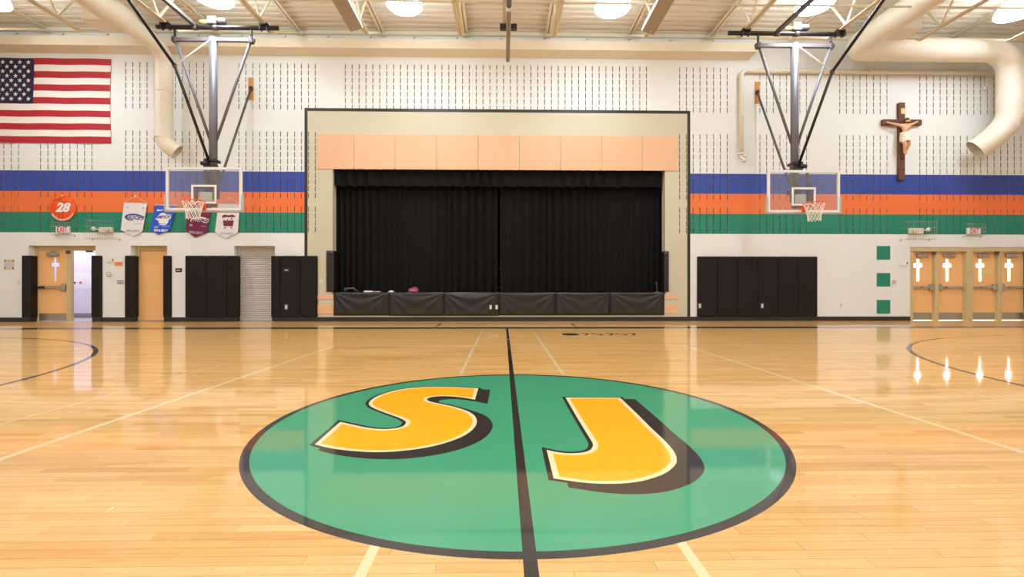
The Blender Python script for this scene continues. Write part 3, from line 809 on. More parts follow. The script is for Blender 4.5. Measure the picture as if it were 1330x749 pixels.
# ------------------------------------------------------------------ doors
def leaf(n, x0, x1, y, z1, cross=None, bar_side=1, closer=True, kick=True, bar=True, sign=False, bar_black=False, kick_dark=False):
    """a door leaf with its hardware; cross = centre x of the cross-shaped light"""
    z0 = 0.013; root = bpy.data.objects.new('door_%d' % n, None); COL.objects.link(root); root.location = ((x0+x1)/2, y, 0); ORG[root.name] = Vector(root.location); tag(root, kind='structure')
    zt = z1; q = MB()
    if cross is not None:
        cw, aw = 0.047, 0.135; za, zb, zc, zd = 1.21, 1.90, 1.64, 1.76
        def solid(x, z):
            d = abs(x-cross); return not ((d < cw and za < z < zb) or (d < aw and zc < z < zd))
        q.slab([x0, cross-aw, cross-cw, cross+cw, cross+aw, x1], [z0, za, zc, zd, zb, zt], solid, y, y+0.045)
    else: q.slab([x0, x1], [z0, zt], lambda a, b: True, y, y+0.045)
    q.build('leaf', OAKDOOR, root)
    if cross is not None:
        pts = [(cross-cw, za), (cross+cw, za), (cross+cw, zc), (cross+aw, zc), (cross+aw, zd), (cross+cw, zd), (cross+cw, zb), (cross-cw, zb), (cross-cw, zd), (cross-aw, zd), (cross-aw, zc), (cross-cw, zc)]
        MB().prism(pts, y+0.02, y+0.026).build('cross_pane', GLASS, root)
    if kick: MB().bbox(x0+0.01, x1-0.01, y-0.003, y+0.001, z0+0.005, 0.24, 0.001).build('kick_plate', STEEL, root)
    if bar:
        zb_ = 1.02; e0, e1 = (x0+0.03, x1-0.05) if bar_side > 0 else (x0+0.05, x1-0.03)
        r = MB().bbox(e0, e1, y-0.075, y-0.03, zb_-0.035, zb_+0.035, 0.008).build('push_bar', STEEL, root)
        lx = x1-0.07 if bar_side > 0 else x0+0.07
        MB().bbox(lx-0.06, lx+0.06, y-0.085, y+0.001, zb_-0.11, zb_+0.11, 0.02).build('latch_case', STEEL, r)
        hx = x0+0.05 if bar_side > 0 else x1-0.05
        MB().bbox(hx-0.03, hx+0.03, y-0.07, y+0.001, zb_-0.03, zb_+0.03, 0.006).build('end_bracket', STEEL, r)
        sx_ = x0+0.30 if bar_side > 0 else x0+0.25
        if bar_black: MB().bbox(x0+0.03, x0+0.25, y-0.078, y-0.03, zb_-0.036, zb_+0.036, 0.008).build('black_sleeve', BLACKSTEEL, r)
        else: MB().lathe([(0.02, -0.003), (0.02, 0.0)], (sx_, y-0.076, zb_), 10, 'Y').build('key_cylinder', BLACKSTEEL, r)
    if closer:
        cx_ = (x0+x1)/2 + (0.03 if bar_side > 0 else -0.02)
        cl = MB().bbox(cx_-0.19, cx_+0.17, y-0.065, y+0.001, zt-0.17, zt-0.055, 0.012).build('door_closer', STEEL, root)
        MB().bar((cx_-0.05, y-0.03, zt-0.045), (cx_+0.12, y-0.09, zt-0.02), 0.025, 0.012).build('closer_arm', STEEL, cl)
    if sign: 
        sgx = cross + 0.24
        MB().bbox(sgx-0.12, sgx+0.12, y-0.004, y+0.001, 1.42, 1.58, 0.001).build('paper_notice', mat('notice_cream', (236, 206, 140), 0.6), root)
    return root
def frame_part(q, x0, x1, y0, y1, z0, z1): q.bbox(x0, x1, y0, y1, z0, z1, 0.006)
YD = YW + 0.14
ZD = wz(1250, 327, YD)
ex0, ex1 = OPEN['exit'][0], OPEN['exit'][1]
pl = [wx(p, YD) for p in (1182.3, 1211.0, 1216.2, 1250.5, 1258.8, 1292.8, 1297.4, 1331)]
cr = [wx(p, YD) for p in (1192.8, 1230.8, 1273.6, 1311.2)]
for k in range(4):
    leaf(1+k, pl[2*k], pl[2*k+1], YD+0.01, ZD, cross=cr[k], bar_side=(1 if k % 2 == 0 else -1), sign=(k == 2))
q = MB()
frame_part(q, ex0, ex1, YW+0.02, YD+0.07, ZD+0.004, DOOR_TOP)
frame_part(q, pl[1]+0.004, pl[2]-0.004, YW+0.05, YD+0.06, 0, ZD+0.01); frame_part(q, pl[3]+0.004, pl[4]-0.004, YW+0.02, YD+0.07, 0, ZD+0.01); frame_part(q, pl[5]+0.004, pl[6]-0.004, YW+0.05, YD+0.06, 0, ZD+0.01)
frame_part(q, pl[7]+0.004, ex1, YW+0.02, YD+0.07, 0, ZD+0.01); frame_part(q, ex0-0.02, pl[0]-0.002, YW+0.03, YD+0.07, 0, ZD+0.01)
tag(q.build('trim_5', FRAME, base=False), kind='structure')
q = MB(); q.box(wx(1211.5, YW+0.05), wx(1216, YW+0.05), YW+0.03, YW+0.06, ZD-0.09, ZD+0.0); q.box(wx(1293, YW+0.05), wx(1297.2, YW+0.05), YW+0.03, YW+0.06, ZD-0.09, ZD+0.0)
tag(q.build('trim_6', DARKSTEEL, base=False), kind='structure')
# pavement outside the exit doors
tag(MB().box(ex0-2, ex1+2, YD+0.02, YD+6, -0.05, -0.002).build('ground_outside', mat('pale_concrete', (214, 212, 206), 0.8), base=False), kind='structure')

# double door on the other side: one leaf shut, one leaf open to a corridor
YL = YW + 0.21
lx0, lx1 = OPEN['pair'][0], OPEN['pair'][1]
fa = [wx(p, YL) for p in (45.5, 50.5, 87.5, 93.5)]
leaf(5, fa[1], fa[2], YL, ZD, cross=wx(71, YL), bar_side=1, bar_black=True)
q = MB()
frame_part(q, lx0-0.005, fa[1]-0.004, YW+0.19, YL+0.09, 0, DOOR_TOP); frame_part(q, fa[1]-0.004, lx1, YW+0.19, YL+0.09, ZD+0.004, DOOR_TOP); frame_part(q, fa[2]+0.003, fa[3], YW+0.17, YL+0.07, 0, ZD+0.006); frame_part(q, lx1-0.07, lx1+0.005, YW+0.19, YL+0.09, 0, ZD+0.006)
tag(q.build('trim_7', FRAME, base=False), kind='structure')
q = MB(); q.box(fa[2]+0.005, fa[3]-0.005, YW+0.155, YW+0.18, ZD-0.1, ZD); q.bbox(lx1-0.45, lx1-0.25, YL-0.03, YL+0.0, ZD-0.05, ZD, 0.005); q.bar((lx1-0.3, YL-0.01, ZD-0.03), (lx1-0.02, YL+0.12, ZD-0.06), 0.03, 0.015)
tag(q.build('trim_8', DARKSTEEL, base=False), kind='structure')
leafo = bpy.data.objects.new('door_6', None); COL.objects.link(leafo); leafo.location = (lx1-0.09, YL+0.5, 0); ORG[leafo.name] = Vector(leafo.location); tag(leafo, kind='structure')
MB().bbox(lx1-0.12, lx1-0.075, YL+0.10, YL+0.98, 0.02, ZD, 0.003).build('leaf', OAKDOOR, leafo)
# corridor
ca, cb_, cy0, cy1 = lx0-2.5, lx1+1.5, YW+0.3, 15.75
m = MB(); m.quad((ca,cy1,0),(cb_,cy1,0),(cb_,cy1,2.7),(ca,cy1,2.7)); m.quad((ca,cy0,0),(ca,cy1,0),(ca,cy1,2.7),(ca,cy0,2.7)); m.quad((cb_,cy1,0),(cb_,cy0,0),(cb_,cy0,2.7),(cb_,cy1,2.7)); m.quad((ca,cy0,2.7),(ca,cy1,2.7),(cb_,cy1,2.7),(cb_,cy0,2.7))
m.quad((lx1,cy0,0),(cb_,cy0,0),(cb_,cy0,2.7),(lx1,cy0,2.7)); m.quad((ca,cy0,0),(lx0,cy0,0),(lx0,cy0,2.7),(ca,cy0,2.7)); m.quad((lx0,cy0,DOOR_TOP),(lx1,cy0,DOOR_TOP),(lx1,cy0,2.7),(lx0,cy0,2.7))
tag(m.build('wall_corridor', CORW, base=False), kind='structure')
tag(MB().box(ca, cb_, YW+0.14, cy1, -0.03, 0.001).build('floor_corridor', mat('corridor_vinyl', (206, 196, 200), 0.3), base=False), kind='structure')
tag(MB().box(ca, cb_, cy1-0.012, cy1+0.001, 0, 0.15).build('baseboard_corridor', mat('corridor_base_grey', (150, 138, 142), 0.5), base=False), kind='structure')
t = thing('corridor_light_offscreen', 'long cool white ceiling light in the corridor', 'lamp', ((lx0+lx1)/2, 15.0, 2.62)); xm = (lx0+lx1)/2
MB().bbox(xm-2.6, xm+1.2, 14.85, 15.15, 2.64, 2.698, 0.01).build('housing', WHITEP, t); MB().box(xm-2.55, xm+1.15, 14.88, 15.12, 2.625, 2.642).build('diffuser_offscreen', mat('cool_diffuser', (226, 230, 255), 0.5, var=0, emit=12.0), t)
pc = cy1-0.004; px0_, px1_, pz0, pz1 = wx(94.5, pc), wx(119.5, pc), wz(106, 375, pc), wz(106, 354, pc)
t = thing('corridor_poster', 'white poster with two small hearts on the corridor wall', 'poster', ((px0_+px1_)/2, pc, pz0))
MB().box(px0_, px1_, pc, pc+0.004, pz0, pz1).build('sheet', PAPER, t)
def heart(q, cx, cz, r, y):
    pts = []
    for i in range(24):
        a = 2*math.pi*i/24; pts.append((cx+r*16*math.sin(a)**3/17, cz+r*(13*math.cos(a)-5*math.cos(2*a)-2*math.cos(3*a)-math.cos(4*a))/17))
    q.prism(pts, y-0.002, y)
for px, c in ((96.8, (70, 36, 110)), (104.6, (206, 60, 128))):
    q = MB(); heart(q, wx(px, pc), wz(px, 367, pc), 0.055, pc); q.build('heart', mat('heart_ink', c, 0.6), t)
q = MB()
for x_, z_, s, s2 in ((px0_, pz0, 1, -1), (px0_, pz1, 1, 1), (px1_, pz0, -1, -1), (px1_, pz1, -1, 1)): q.bar((x_-s*0.02, pc-0.002, z_-s2*0.05), (x_+s*0.05, pc-0.002, z_+s2*0.03), 0.012, 0.002, up=(0,1,0))
q.build('corner_tape', mat('tape_purple', (150, 130, 190), 0.5), t)

# single door
sx0, sx1 = OPEN['single'][0], OPEN['single'][1]
leaf(7, wx(181.5, YL), sx1-0.03, YL+0.02, ZD, cross=None, closer=False, kick=False, bar=False)
q = MB(); frame_part(q, sx0-0.005, wx(181.3, YL), YW+0.19, YL+0.09, 0, DOOR_TOP); frame_part(q, wx(181.3, YL), sx1, YW+0.19, YL+0.09, ZD+0.004, DOOR_TOP); frame_part(q, sx1-0.03, sx1+0.005, YW+0.19, YL+0.09, 0, ZD+0.006)
tag(q.build('trim_9', FRAME, base=False), kind='structure')

# roller shutter
hx0, hx1 = OPEN['shutter'][0], OPEN['shutter'][1]; ys = YW+0.2
sh = bpy.data.objects.new('door_8', None); COL.objects.link(sh); sh.location = ((hx0+hx1)/2, ys, 0); ORG[sh.name] = Vector(sh.location); tag(sh, kind='structure')
g0 = wx(312, ys); pitch = 0.064; zc = 0.09; s0 = None; k = 0
while zc < DOOR_TOP-0.03:
    if s0 is None:
        q = MB(); n_ = 6; ring = []
        for x in (g0, hx1-0.02):
            ring.append(len(q.v))
            for j in range(n_+1):
                v_ = j/n_; q.v.append(Vector((x, ys-0.014*math.sin(math.pi*v_), zc+pitch*v_*0.97)))
        for j in range(n_): q.f.append((ring[0]+j, ring[1]+j, ring[1]+j+1, ring[0]+j+1)); q.mi.append(0); q.sm.append(True)
        q.quad((g0,ys+0.002,zc-0.003),(hx1-0.02,ys+0.002,zc-0.003),(hx1-0.02,ys+0.002,zc+pitch),(g0,ys+0.002,zc+pitch))
        s0 = q.build('shutter_slat', SHUT, sh)
    else:
        c = s0.copy(); COL.objects.link(c); c.parent = sh; c.location = (0, 0, k*pitch)
    zc += pitch; k += 1
MB().bbox(g0, hx1-0.02, ys-0.03, ys+0.02, 0.004, 0.09, 0.006).build('bottom_bar', SHUT, sh)
MB().box(hx0+0.01, g0+0.02, ys-0.03, ys+0.03, 0, DOOR_TOP-0.001).build('guide_rail', SHUT, sh); MB().box(hx1-0.03, hx1-0.002, ys-0.03, ys+0.03, 0, DOOR_TOP-0.001).build('guide_rail', SHUT, sh)
m = MB(); m.quad((hx0,YW+0.3,0),(hx1,YW+0.3,0),(hx1,YW+0.3,DOOR_TOP),(hx0,YW+0.3,DOOR_TOP)); m.quad((sx0,YW+0.3,0),(sx1,YW+0.3,0),(sx1,YW+0.3,DOOR_TOP),(sx0,YW+0.3,DOOR_TOP))
tag(m.build('wall_recess', WHITE, base=False), kind='structure')
tag(MB().box(hx0, hx1, YW+0.139, YW+0.3, -0.03, 0.0).box(sx0, sx1, YW+0.139, YW+0.3, -0.03, 0.0).build('floor_threshold', STEEL, base=False), kind='structure')

# ------------------------------------------------------------------ wall pads
PT = 0.06; PZ0, PZ1 = 0.135, 1.955
def flat_pad(p0, p1, lab, group=None, chl=False):
    a, b = wx(p0, YW-PT), wx(p1, YW-PT)
    t = thing('wall_pad', lab, 'wall pad', ((a+b)/2, YW-PT/2, PZ0), group)
    MB().bbox(a+0.002, b-0.002, YW-PT, YW-0.008, PZ0, PZ1, 0.02).build('vinyl_cushion', PAD, t)
    MB().box(a+0.004, b-0.004, YW-0.012, YW+0.001, PZ0+0.006, PZ1-0.006).build('backer_board', BLACKTRIM, t)
    return t
def corner_pad(p_out, xe, s, lab, group=None):
    """pad that wraps an opening corner at xe; s=+1 opening lies towards +x"""
    a = wx(p_out, YW-PT); tt = 0.095; k = 0.03
    A = lambda d: xe + s*d
    pts = [(a, YW), (a, YW-PT+k), (a+s*k, YW-PT), (A(tt-k), YW-PT), (A(tt), YW-PT+k), (A(tt), YW+0.17), (A(0), YW+0.17), (A(0), YW)]
    if s < 0: pts = pts[::-1]
    q = MB(); ins = 0.02; n = len(pts)
    def sect(zz, g):
        cx = sum(p[0] for p in pts)/n
        out = []
        for x, y in pts:
            if g and y < YW-0.001: y2 = y + g
            else: y2 = y
            x2 = x
            if g and abs(x-a) < 0.001: x2 = x + s*g
            if g and abs(x-A(tt)) < 0.001: x2 = x - s*g
            out.append(Vector((x2, y2, zz)))
        return out
    rings = [sect(PZ0, ins), sect(PZ0+ins, 0), sect(PZ1-ins, 0), sect(PZ1, ins)]; base = []
    for r in rings: base.append(len(q.v)); q.v += r
    for i in range(3):
        for j in range(n):
            k2 = (j+1) % n; q.f.append((base[i]+j, base[i]+k2, base[i+1]+k2, base[i+1]+j)); q.mi.append(0); q.sm.append(False)
    tr = tessellate_polygon([[Vector((p.x, p.y, 0)) for p in rings[0]]])
    for t3 in tr: q.f.append(tuple(base[0]+i for i in t3)); q.mi.append(0); q.sm.append(False); q.f.append(tuple(base[3]+i for i in t3)); q.mi.append(0); q.sm.append(False)
    t = thing('corner_pad', lab, 'wall pad', (xe, YW-PT/2, PZ0), group)
    q.build('vinyl_cushion', PAD, t)
    zc_ = 0.0
    MB().box(min(a, A(tt-0.02)), max(a, A(tt-0.02)), YW-0.03, YW-0.013, 0.0, PZ0+0.01).box(min(A(0), A(tt-0.02)), max(A(0), A(tt-0.02)), YW-0.013, YW+0.165, 0.0, PZ0+0.01).build('base_strip', BLACKTRIM, t)
    return t
corner_pad(27, lx0, 1, 'black pad wrapping the double door corner beside the framed notice')
corner_pad(131, lx1, -1, 'black pad wrapping the double door corner beside the round thermostat')
corner_pad(161, sx0, 1, 'black pad wrapping the single door corner beside the orange note')
corner_pad(221.5, sx1, -1, 'black pad wrapping the single door corner beside the black room sign')
G1 = 'black wall pads by the shutter'
flat_pad(240, 268, 'flat black wall pad with the white wall of the room sign beside it', G1); flat_pad(268, 294, 'flat black wall pad between another flat pad and the shutter corner pad', G1)
corner_pad(294, hx0, 1, 'black pad wrapping the shutter corner nearer the room sign'); corner_pad(363.5, hx1, -1, 'black pad wrapping the shutter corner nearer the stage')
p1 = flat_pad(363.5, 389.6, 'flat black wall pad with an outlet between the shutter and the stage', G1); flat_pad(389.6, 412, 'flat black wall pad over the black stage trim next to the beech strips', G1)
G2 = 'six wall pads right of the stage'
seams = [906, 932.2, 958.4, 984.5, 1011, 1037.4, 1062.3]
ords = ['first', 'second', 'third', 'fourth', 'fifth', 'sixth']; rp = []
for i in range(6):
    extra = ' with an outlet' if i in (0, 3) else ''
    rp.append(flat_pad(seams[i], seams[i+1], '%s black wall pad%s from the stage in the row of six' % (ords[i], extra), G2))
def outlet(px, py, parent, Y=YW-PT):
    c = P(px, py, Y)
    f = MB().bbox(c.x-0.055, c.x+0.055, Y-0.003, Y+0.02, c.z-0.085, c.z+0.085, 0.002).build('outlet_cutout', DARKSTEEL, parent)
    MB().bbox(c.x-0.03, c.x+0.03, Y-0.008, Y+0.01, c.z-0.06, c.z+0.06, 0.003).build('outlet_plate', PLASTIC, parent)
outlet(371.8, 398.5, p1); outlet(909, 397, rp[0]); outlet(990, 397, rp[3])
c = P(372, 350.7, YW-PT); MB().bbox(c.x-0.1, c.x+0.1, YW-PT-0.005, YW-PT+0.002, c.z-0.06, c.z+0.06, 0.002).build('pad_label', BLACKSTEEL, p1); MB().box(c.x-0.05, c.x+0.05, YW-PT-0.006, YW-PT, c.z-0.02, c.z+0.02).build('label_print', PADGREY, p1)

# ------------------------------------------------------------------ basketball backstops
def backstop(xm, lab, side):
    YM, YBd = 11.72, 11.35
    t = thing('basketball_backstop', lab, 'basketball hoop', (xm, YM, 2.8), 'ceiling hung basketball backstops')
    hp = 7.555
    pa, pb = (-8.70, -5.68) if side < 0 else (5.80, 8.84)
    q = MB().tube([(pa, YM, hp), (pb, YM, hp)], 0.055, 14).build('ceiling_pipe', BLACKSTEEL, t)
    for jx in JX:
        if pa < jx < pb: MB().box(jx-0.10, jx-0.07, YM-0.065, YM+0.065, hp-0.06, hp+0.11).box(jx+0.07, jx+0.10, YM-0.065, YM+0.065, hp-0.06, hp+0.11).box(jx-0.10, jx+0.10, YM-0.065, YM+0.065, hp+0.05, hp+0.075).build('joist_clamp', BLACKSTEEL, q)
    for d in (-0.45, 0.05): MB().lathe([(0.07, -0.05), (0.07, 0.05)], (xm+d, YM, hp), 14, 'X').build('pipe_collar', DARKSTEEL, q)
    hb = 7.24
    MB().bbox(xm-1.03, xm+1.03, YM-0.04, YM+0.04, hb-0.045, hb+0.045, 0.006).build('hinge_bar', GREYSTEEL, t)
    for s in (-1, 1):
        MB().tube([(xm+s*0.95, YM, hp-0.04), (xm+s*0.95, YM, hb+0.02)], 0.028, 8).build('hinge_hanger', BLACKSTEEL, t)
        MB().bbox(xm+s*0.95-0.05, xm+s*0.95+0.05, YM-0.06, YM+0.06, hb-0.08, hb+0.07, 0.01).build('hinge_bracket', DARKSTEEL, t)
        MB().tube([(xm+s*0.93, YM, hb-0.03), (xm+s*0.08, YM, 4.72)], 0.034, 10).build('side_strut', GREYSTEEL, t)
    MB().tube([(xm, YM, 3.35), (xm, YM, hb+0.05)], 0.094, 20).build('mast', GREYSTEEL, t)
    MB().tube([(xm, YM, 3.28), (xm, YM, 4.1)], 0.102, 20).build('mast_sleeve', DARKSTEEL, t)
    MB().bbox(xm-0.16, xm-0.11, YM-0.12, YM-0.04, 3.2, 4.15, 0.006).build('adjuster_rail', DARKSTEEL, t)
    MB().bbox(xm+0.19, xm+0.25, YM-0.2, YM-0.14, 3.2, 3.95, 0.006).build('adjuster_rail', DARKSTEEL, t)
    # brace that folds towards the court
    sgn = -1 if side < 0 else 1
    fx = xm + sgn*0.0
    k0, k1, k2 = (xm+sgn*0.03, YM-0.12, 4.15), (fx+sgn*0.05, 10.43, 5.97), (fx+sgn*0.05, 7.45, 7.55)
    br = MB().tube([k0, k1], 0.033, 8).build('lower_brace', BLACKSTEEL, t); MB().tube([k1, k2], 0.033, 8).build('upper_brace', BLACKSTEEL, t)
    MB().lathe([(0.05, -0.03), (0.05, 0.03)], k1, 12, 'X').build('brace_joint', DARKSTEEL, t)
    MB().tube([(xm, YM-0.1, hb-0.03), k1], 0.014, 6).build('lift_link', WHITEP, t)
    MB().tube([(fx-0.6, 7.45, hp), (fx+0.6, 7.45, hp)], 0.05, 12).build('brace_pipe', BLACKSTEEL, t)
    MB().bbox(xm-0.15, xm+0.12, YM-0.16, YM+0.11, 3.98, 4.06, 0.01).build('brace_collar', BLACKSTEEL, t)
    MB().bbox(xm-0.13, xm+0.13, YM-0.16, YM+0.11, 4.15, 4.22, 0.01).build('brace_collar', BLACKSTEEL, t)
    MB().lathe([(0.05, -0.09), (0.06, 0), (0.05, 0.09)], (xm+sgn*0.12, YM-0.14, 4.10), 12, 'X').build('brace_knuckle', BLACKSTEEL, t)
    # beam towards the court beside the mast
    bx_ = xm - 0.45
    MB().bbox(bx_-0.05, bx_+0.05, 6.6, YM+0.06, hp+0.005, hp+0.088, 0.006).build('runner_beam', DARKSTEEL, t)
    # winch
    wx0 = xm + (0.0 if side < 0 else 0.05); zz = hp+0.055
    wn = MB().bbox(wx0-0.12, wx0+0.10, YM-0.09, YM+0.09, zz, zz+0.20, 0.02).build('winch_gearbox', GREYSTEEL, t)
    MB().lathe([(0.075, 0.10), (0.085, 0.14), (0.085, 0.28), (0.05, 0.33)], (wx0, YM, zz+0.10), 16, 'X').build('winch_motor', DARKSTEEL, wn)
    MB().lathe([(0.045, -0.33), (0.05, -0.28), (0.05, -0.12)], (wx0, YM, zz+0.08), 14, 'X').build('winch_drum', mat('winch_yellow', (214, 196, 96), 0.5), wn)
    # pole back to the wall
    wpx = 326 if side < 0 else 983.5; wpt = P(wpx, 115 if side < 0 else 120, YW-0.07)
    MB().tube([tuple(wpt), (xm+0.02, YM+0.12, 3.5)], 0.03, 8).build('wall_brace', DARKSTEEL, t)
    MB().bbox(wpt.x-0.05, wpt.x+0.05, YW-0.10, YW-0.0455, wpt.z-0.06, wpt.z+0.06, 0.008).build('wall_bracket', BLACKSTEEL, t)
    MB().bbox(xm-0.1, xm+0.06, YM+0.05, YM+0.17, 3.42, 3.54, 0.008).build('brace_foot', BLACKSTEEL, t)
    # board
    W, B0, B1 = 0.915, 2.885, 3.945; fw = 0.06
    y0, y1 = YBd, YBd+0.045
    q = MB(); q.slab([xm-W, xm-W+fw, xm+W-fw, xm+W], [B0, B0+fw, B1-fw, B1], lambda x, z: not (abs(x-xm) < W-fw and B0+fw < z < B1-fw), y0, y1)
    bf = q.build('board_frame', WHITEP, t)
    MB().box(xm-W+fw-0.005, xm+W-fw+0.005, y0+0.008, y0+0.02, B0+fw-0.005, B1-fw+0.005).build('glass_pane', BOARDGLASS, bf)
    q = MB(); sw = 0.305; s0, s1 = 3.055, 3.515; lw = 0.05
    q.slab([xm-sw, xm-sw+lw, xm+sw-lw, xm+sw], [s0, s0+lw, s1-lw, s1], lambda x, z: not (abs(x-xm) < sw-lw and s0+lw < z < s1-lw), y0+0.004, y0+0.010)
    q.build('target_square', WHITEP, bf)
    MB().bbox(xm-W-0.035, xm+W+0.035, y0-0.02, y1+0.02, B0-0.04, B0+0.02, 0.015).build('bottom_pad', PADGREY, bf)
    for s in (-1, 1): MB().bbox(xm+s*W-s*0.012, xm+s*W+s*0.038, y0-0.02, y1+0.02, B0-0.03, B0+0.38, 0.014).build('side_pad', PADGREY, bf)
    # carrier behind the board
    q = MB(); q.box(xm-0.26, xm-0.20, y1, y1+0.05, 3.0, 3.62); q.box(xm+0.20, xm+0.26, y1, y1+0.05, 3.0, 3.62); q.box(xm-0.26, xm+0.26, y1, y1+0.05, 3.44, 3.50); q.box(xm-0.26, xm+0.26, y1, y1+0.05, 3.06, 3.11)
    q.build('board_carrier', DARKSTEEL, t)
    for zz2 in (3.08, 3.46): MB().box(xm-0.04, xm+0.04, y1+0.04, YM+0.02, zz2-0.04, zz2+0.04).build('carrier_arm', DARKSTEEL, t)
    dx = 0.0 if side < 0 else -0.02
    lp = MB().bbox(xm+dx-0.15, xm+dx+0.14, y1+0.05, y1+0.06, 3.14, 3.36, 0.002).build('notice_plate', mat('plate_pale', (216, 222, 204), 0.5), t)
    if side < 0: MB().box(xm+0.165, xm+0.195, y1+0.045, y1+0.055, 3.10, 3.42).build('yellow_scale', mat('scale_yellow', (222, 206, 30), 0.5), t)
    # ring and net
    rr, rz = 0.232, 3.045; ry = y0 - 0.15 - rr
    rb = MB().bbox(xm-0.065, xm+0.065, y0-0.05, y0+0.002, rz-0.15, rz+0.012, 0.008).box(xm-0.06, xm+0.06, y0-0.17, y0-0.04, rz-0.02, rz+0.002)
    rim_b = rb.build('rim_bracket', RIM, t)
    MB().tube([(xm-0.05, y0-0.05, rz-0.12), (xm-0.1, ry+rr*0.85, rz-0.005)], 0.009, 6).build('rim_stay', RIM, rim_b); MB().tube([(xm+0.05, y0-0.05, rz-0.12), (xm+0.1, ry+rr*0.85, rz-0.005)], 0.009, 6).build('rim_stay', RIM, rim_b)
    ring = [(xm+rr*math.cos(2*math.pi*i/36), ry+rr*math.sin(2*math.pi*i/36), rz) for i in range(37)]
    MB().tube(ring, 0.011, 8, cap=False).build('rim_ring', RIM, t)
    q = MB(); n = 12; levels = [(0.228, 0.0), (0.20, -0.09), (0.172, -0.18), (0.150, -0.27), (0.138, -0.35), (0.140, -0.43)]
    for k in range(len(levels)-1):
        (r0, h0), (r1, h1) = levels[k], levels[k+1]
        for i in range(n):
            a0 = 2*math.pi*(i+(0.5 if k % 2 else 0))/n
            for d in (0.5, -0.5):
                a1 = a0+2*math.pi*d/n
                q.tube([(xm+r0*math.cos(a0), ry+r0*math.sin(a0), rz+h0), (xm+r1*math.cos(a1), ry+r1*math.sin(a1), rz+h1)], 0.0065, 5, cap=False)
    q.build('net', NET, t)
    return t
backstop(-7.30, 'basketball backstop hanging beside the four pennant banners', -1)
backstop(7.52, 'basketball backstop hanging beside the crucifix and the cream wall pipe', 1)
for px, py, lab in ((326, 115, 'beech block with wall brace beside the big air duct outlet and pennants'), (983.5, 120, 'beech block with wall brace beside the cream wall pipe')):
    c = P(px, py, YW-0.02)
    tag(MB().bbox(c.x-0.07, c.x+0.07, YW-0.045, YW+0.001, c.z-0.35, c.z+0.32, 0.006).build('wood_block', WOODBLOCK), lab, 'wood block')
    t2 = MB().bbox(c.x-0.04, c.x+0.04, YW-0.035, YW+0.001, Z_B1+0.03, c.z-0.35, 0.005)
    tag(t2.build('wall_strut', WHITE), 'cream vertical strut on the wall under the beech block by the ' + ('pennants' if px < 600 else 'cream wall pipe'), 'strut', 'struts under the beech blocks')

# ------------------------------------------------------------------ air ducts, pipe, ceiling gear
def arc(c, r, a0, a1, u, v, n=8):
    c, u, v = Vector(c), Vector(u), Vector(v)
    return [c + u*r*math.cos(a0+(a1-a0)*i/n) + v*r*math.sin(a0+(a1-a0)*i/n) for i in range(n+1)]
def duct_path(q, pts, r, seg=26): q.tube(pts, r, seg, cap=False)
xd, zd_, yv = -9.72, 7.86, 13.36
t = thing('air_duct', 'slimmer cream round air duct dropping beside the flag', 'air duct', (xd, yv, 5.0))
q = MB(); duct_path(q, [(xd, YB+1, zd_+0.0), (xd, 11.95, zd_)], 0.31); q.build('main_run', DUCT, t)
q = MB(); q.tube([(xd, 11.92, zd_), (xd, 11.97, zd_), (xd, 12.22, zd_-0.02), (xd, 12.3, zd_-0.02)], [0.315, 0.315, 0.235, 0.232], 26, cap=False); q.build('reducer', DUCT, t)
r = 0.45; c = (xd, yv-r, zd_-0.02-r)
pts = [(xd, 12.25, zd_-0.02)] + arc(c, r, math.pi/2, 0, (0,1,0), (0,0,1), 6) + [(xd, yv, 5.28)]
q = MB(); duct_path(q, pts, 0.225); q.build('drop', DUCT, t)
q = MB(); duct_path(q, [(xd, yv, 5.30), (xd+0.02, yv+0.01, 5.22), (xd+0.11, yv+0.05, 5.07), (xd+0.30, yv+0.13, 4.93)], 0.228); q.build('outlet_elbow', DUCT, t)
for zz in (6.6, 5.29): MB().lathe([(0.235, -0.02), (0.235, 0.02)], (xd, yv, zz), 26).build('seam_band', DUCT, t)
MB().bbox(xd-0.66, xd-0.12, 11.5, 12.05, 7.60, 7.95, 0.006).build('register_box', DUCT, t)
MB().box(xd-0.64, xd-0.14, 11.52, 12.03, 7.592, 7.602).build('register_grille', mat('grille_cream', (238, 228, 208), 0.5), t)

xd, zd_, yv, rr = 10.0, 7.86, 13.02, 0.31; xv = 14.68
t = thing('air_duct', 'fat cream round air duct turning along the wall above the crucifix', 'air duct', (xv, yv, 5.0))
q = MB(); r = 0.46
pts = [(xd, YB+1, zd_), (xd, yv-r, zd_)] + arc((xd+r, yv-r, zd_), r, math.pi, math.pi/2, (1,0,0), (0,1,0), 8)[1:]
duct_path(q, pts, rr); q.build('depth_run', DUCT, t)
q = MB(); r2 = 0.62
pts = [(xd+r, yv, zd_), (xv-r2, yv, zd_)] + arc((xv-r2, yv, zd_-r2), r2, math.pi/2, 0, (1,0,0), (0,0,1), 8)[1:] + [(xv, yv, 6.12)]
duct_path(q, pts, rr); q.build('wall_run', DUCT, t)
g = [(xv, yv, 6.13), (xv, yv, 6.0), (xv-0.12, yv+0.04, 5.70), (xv-0.36, yv+0.14, 5.40), (xv-0.55, yv+0.24, 5.22), (xv-0.68, yv+0.32, 5.11)]
for a, b in zip(g, g[1:]):
    a, b = Vector(a), Vector(b); d = (b-a).normalized()*0.03
    q = MB(); duct_path(q, [a-d, b+d], rr); q.build('elbow_gore', DUCT, t)
for i in (1, 2, 3, 4):
    a, b = Vector(g[i-1]), Vector(g[i+1]); d = (b-a).normalized()*0.015; c_ = Vector(g[i]); q = MB(); q.tube([c_-d, c_+d], rr+0.012, 26, cap=False); q.build('seam_band', DUCT, t)
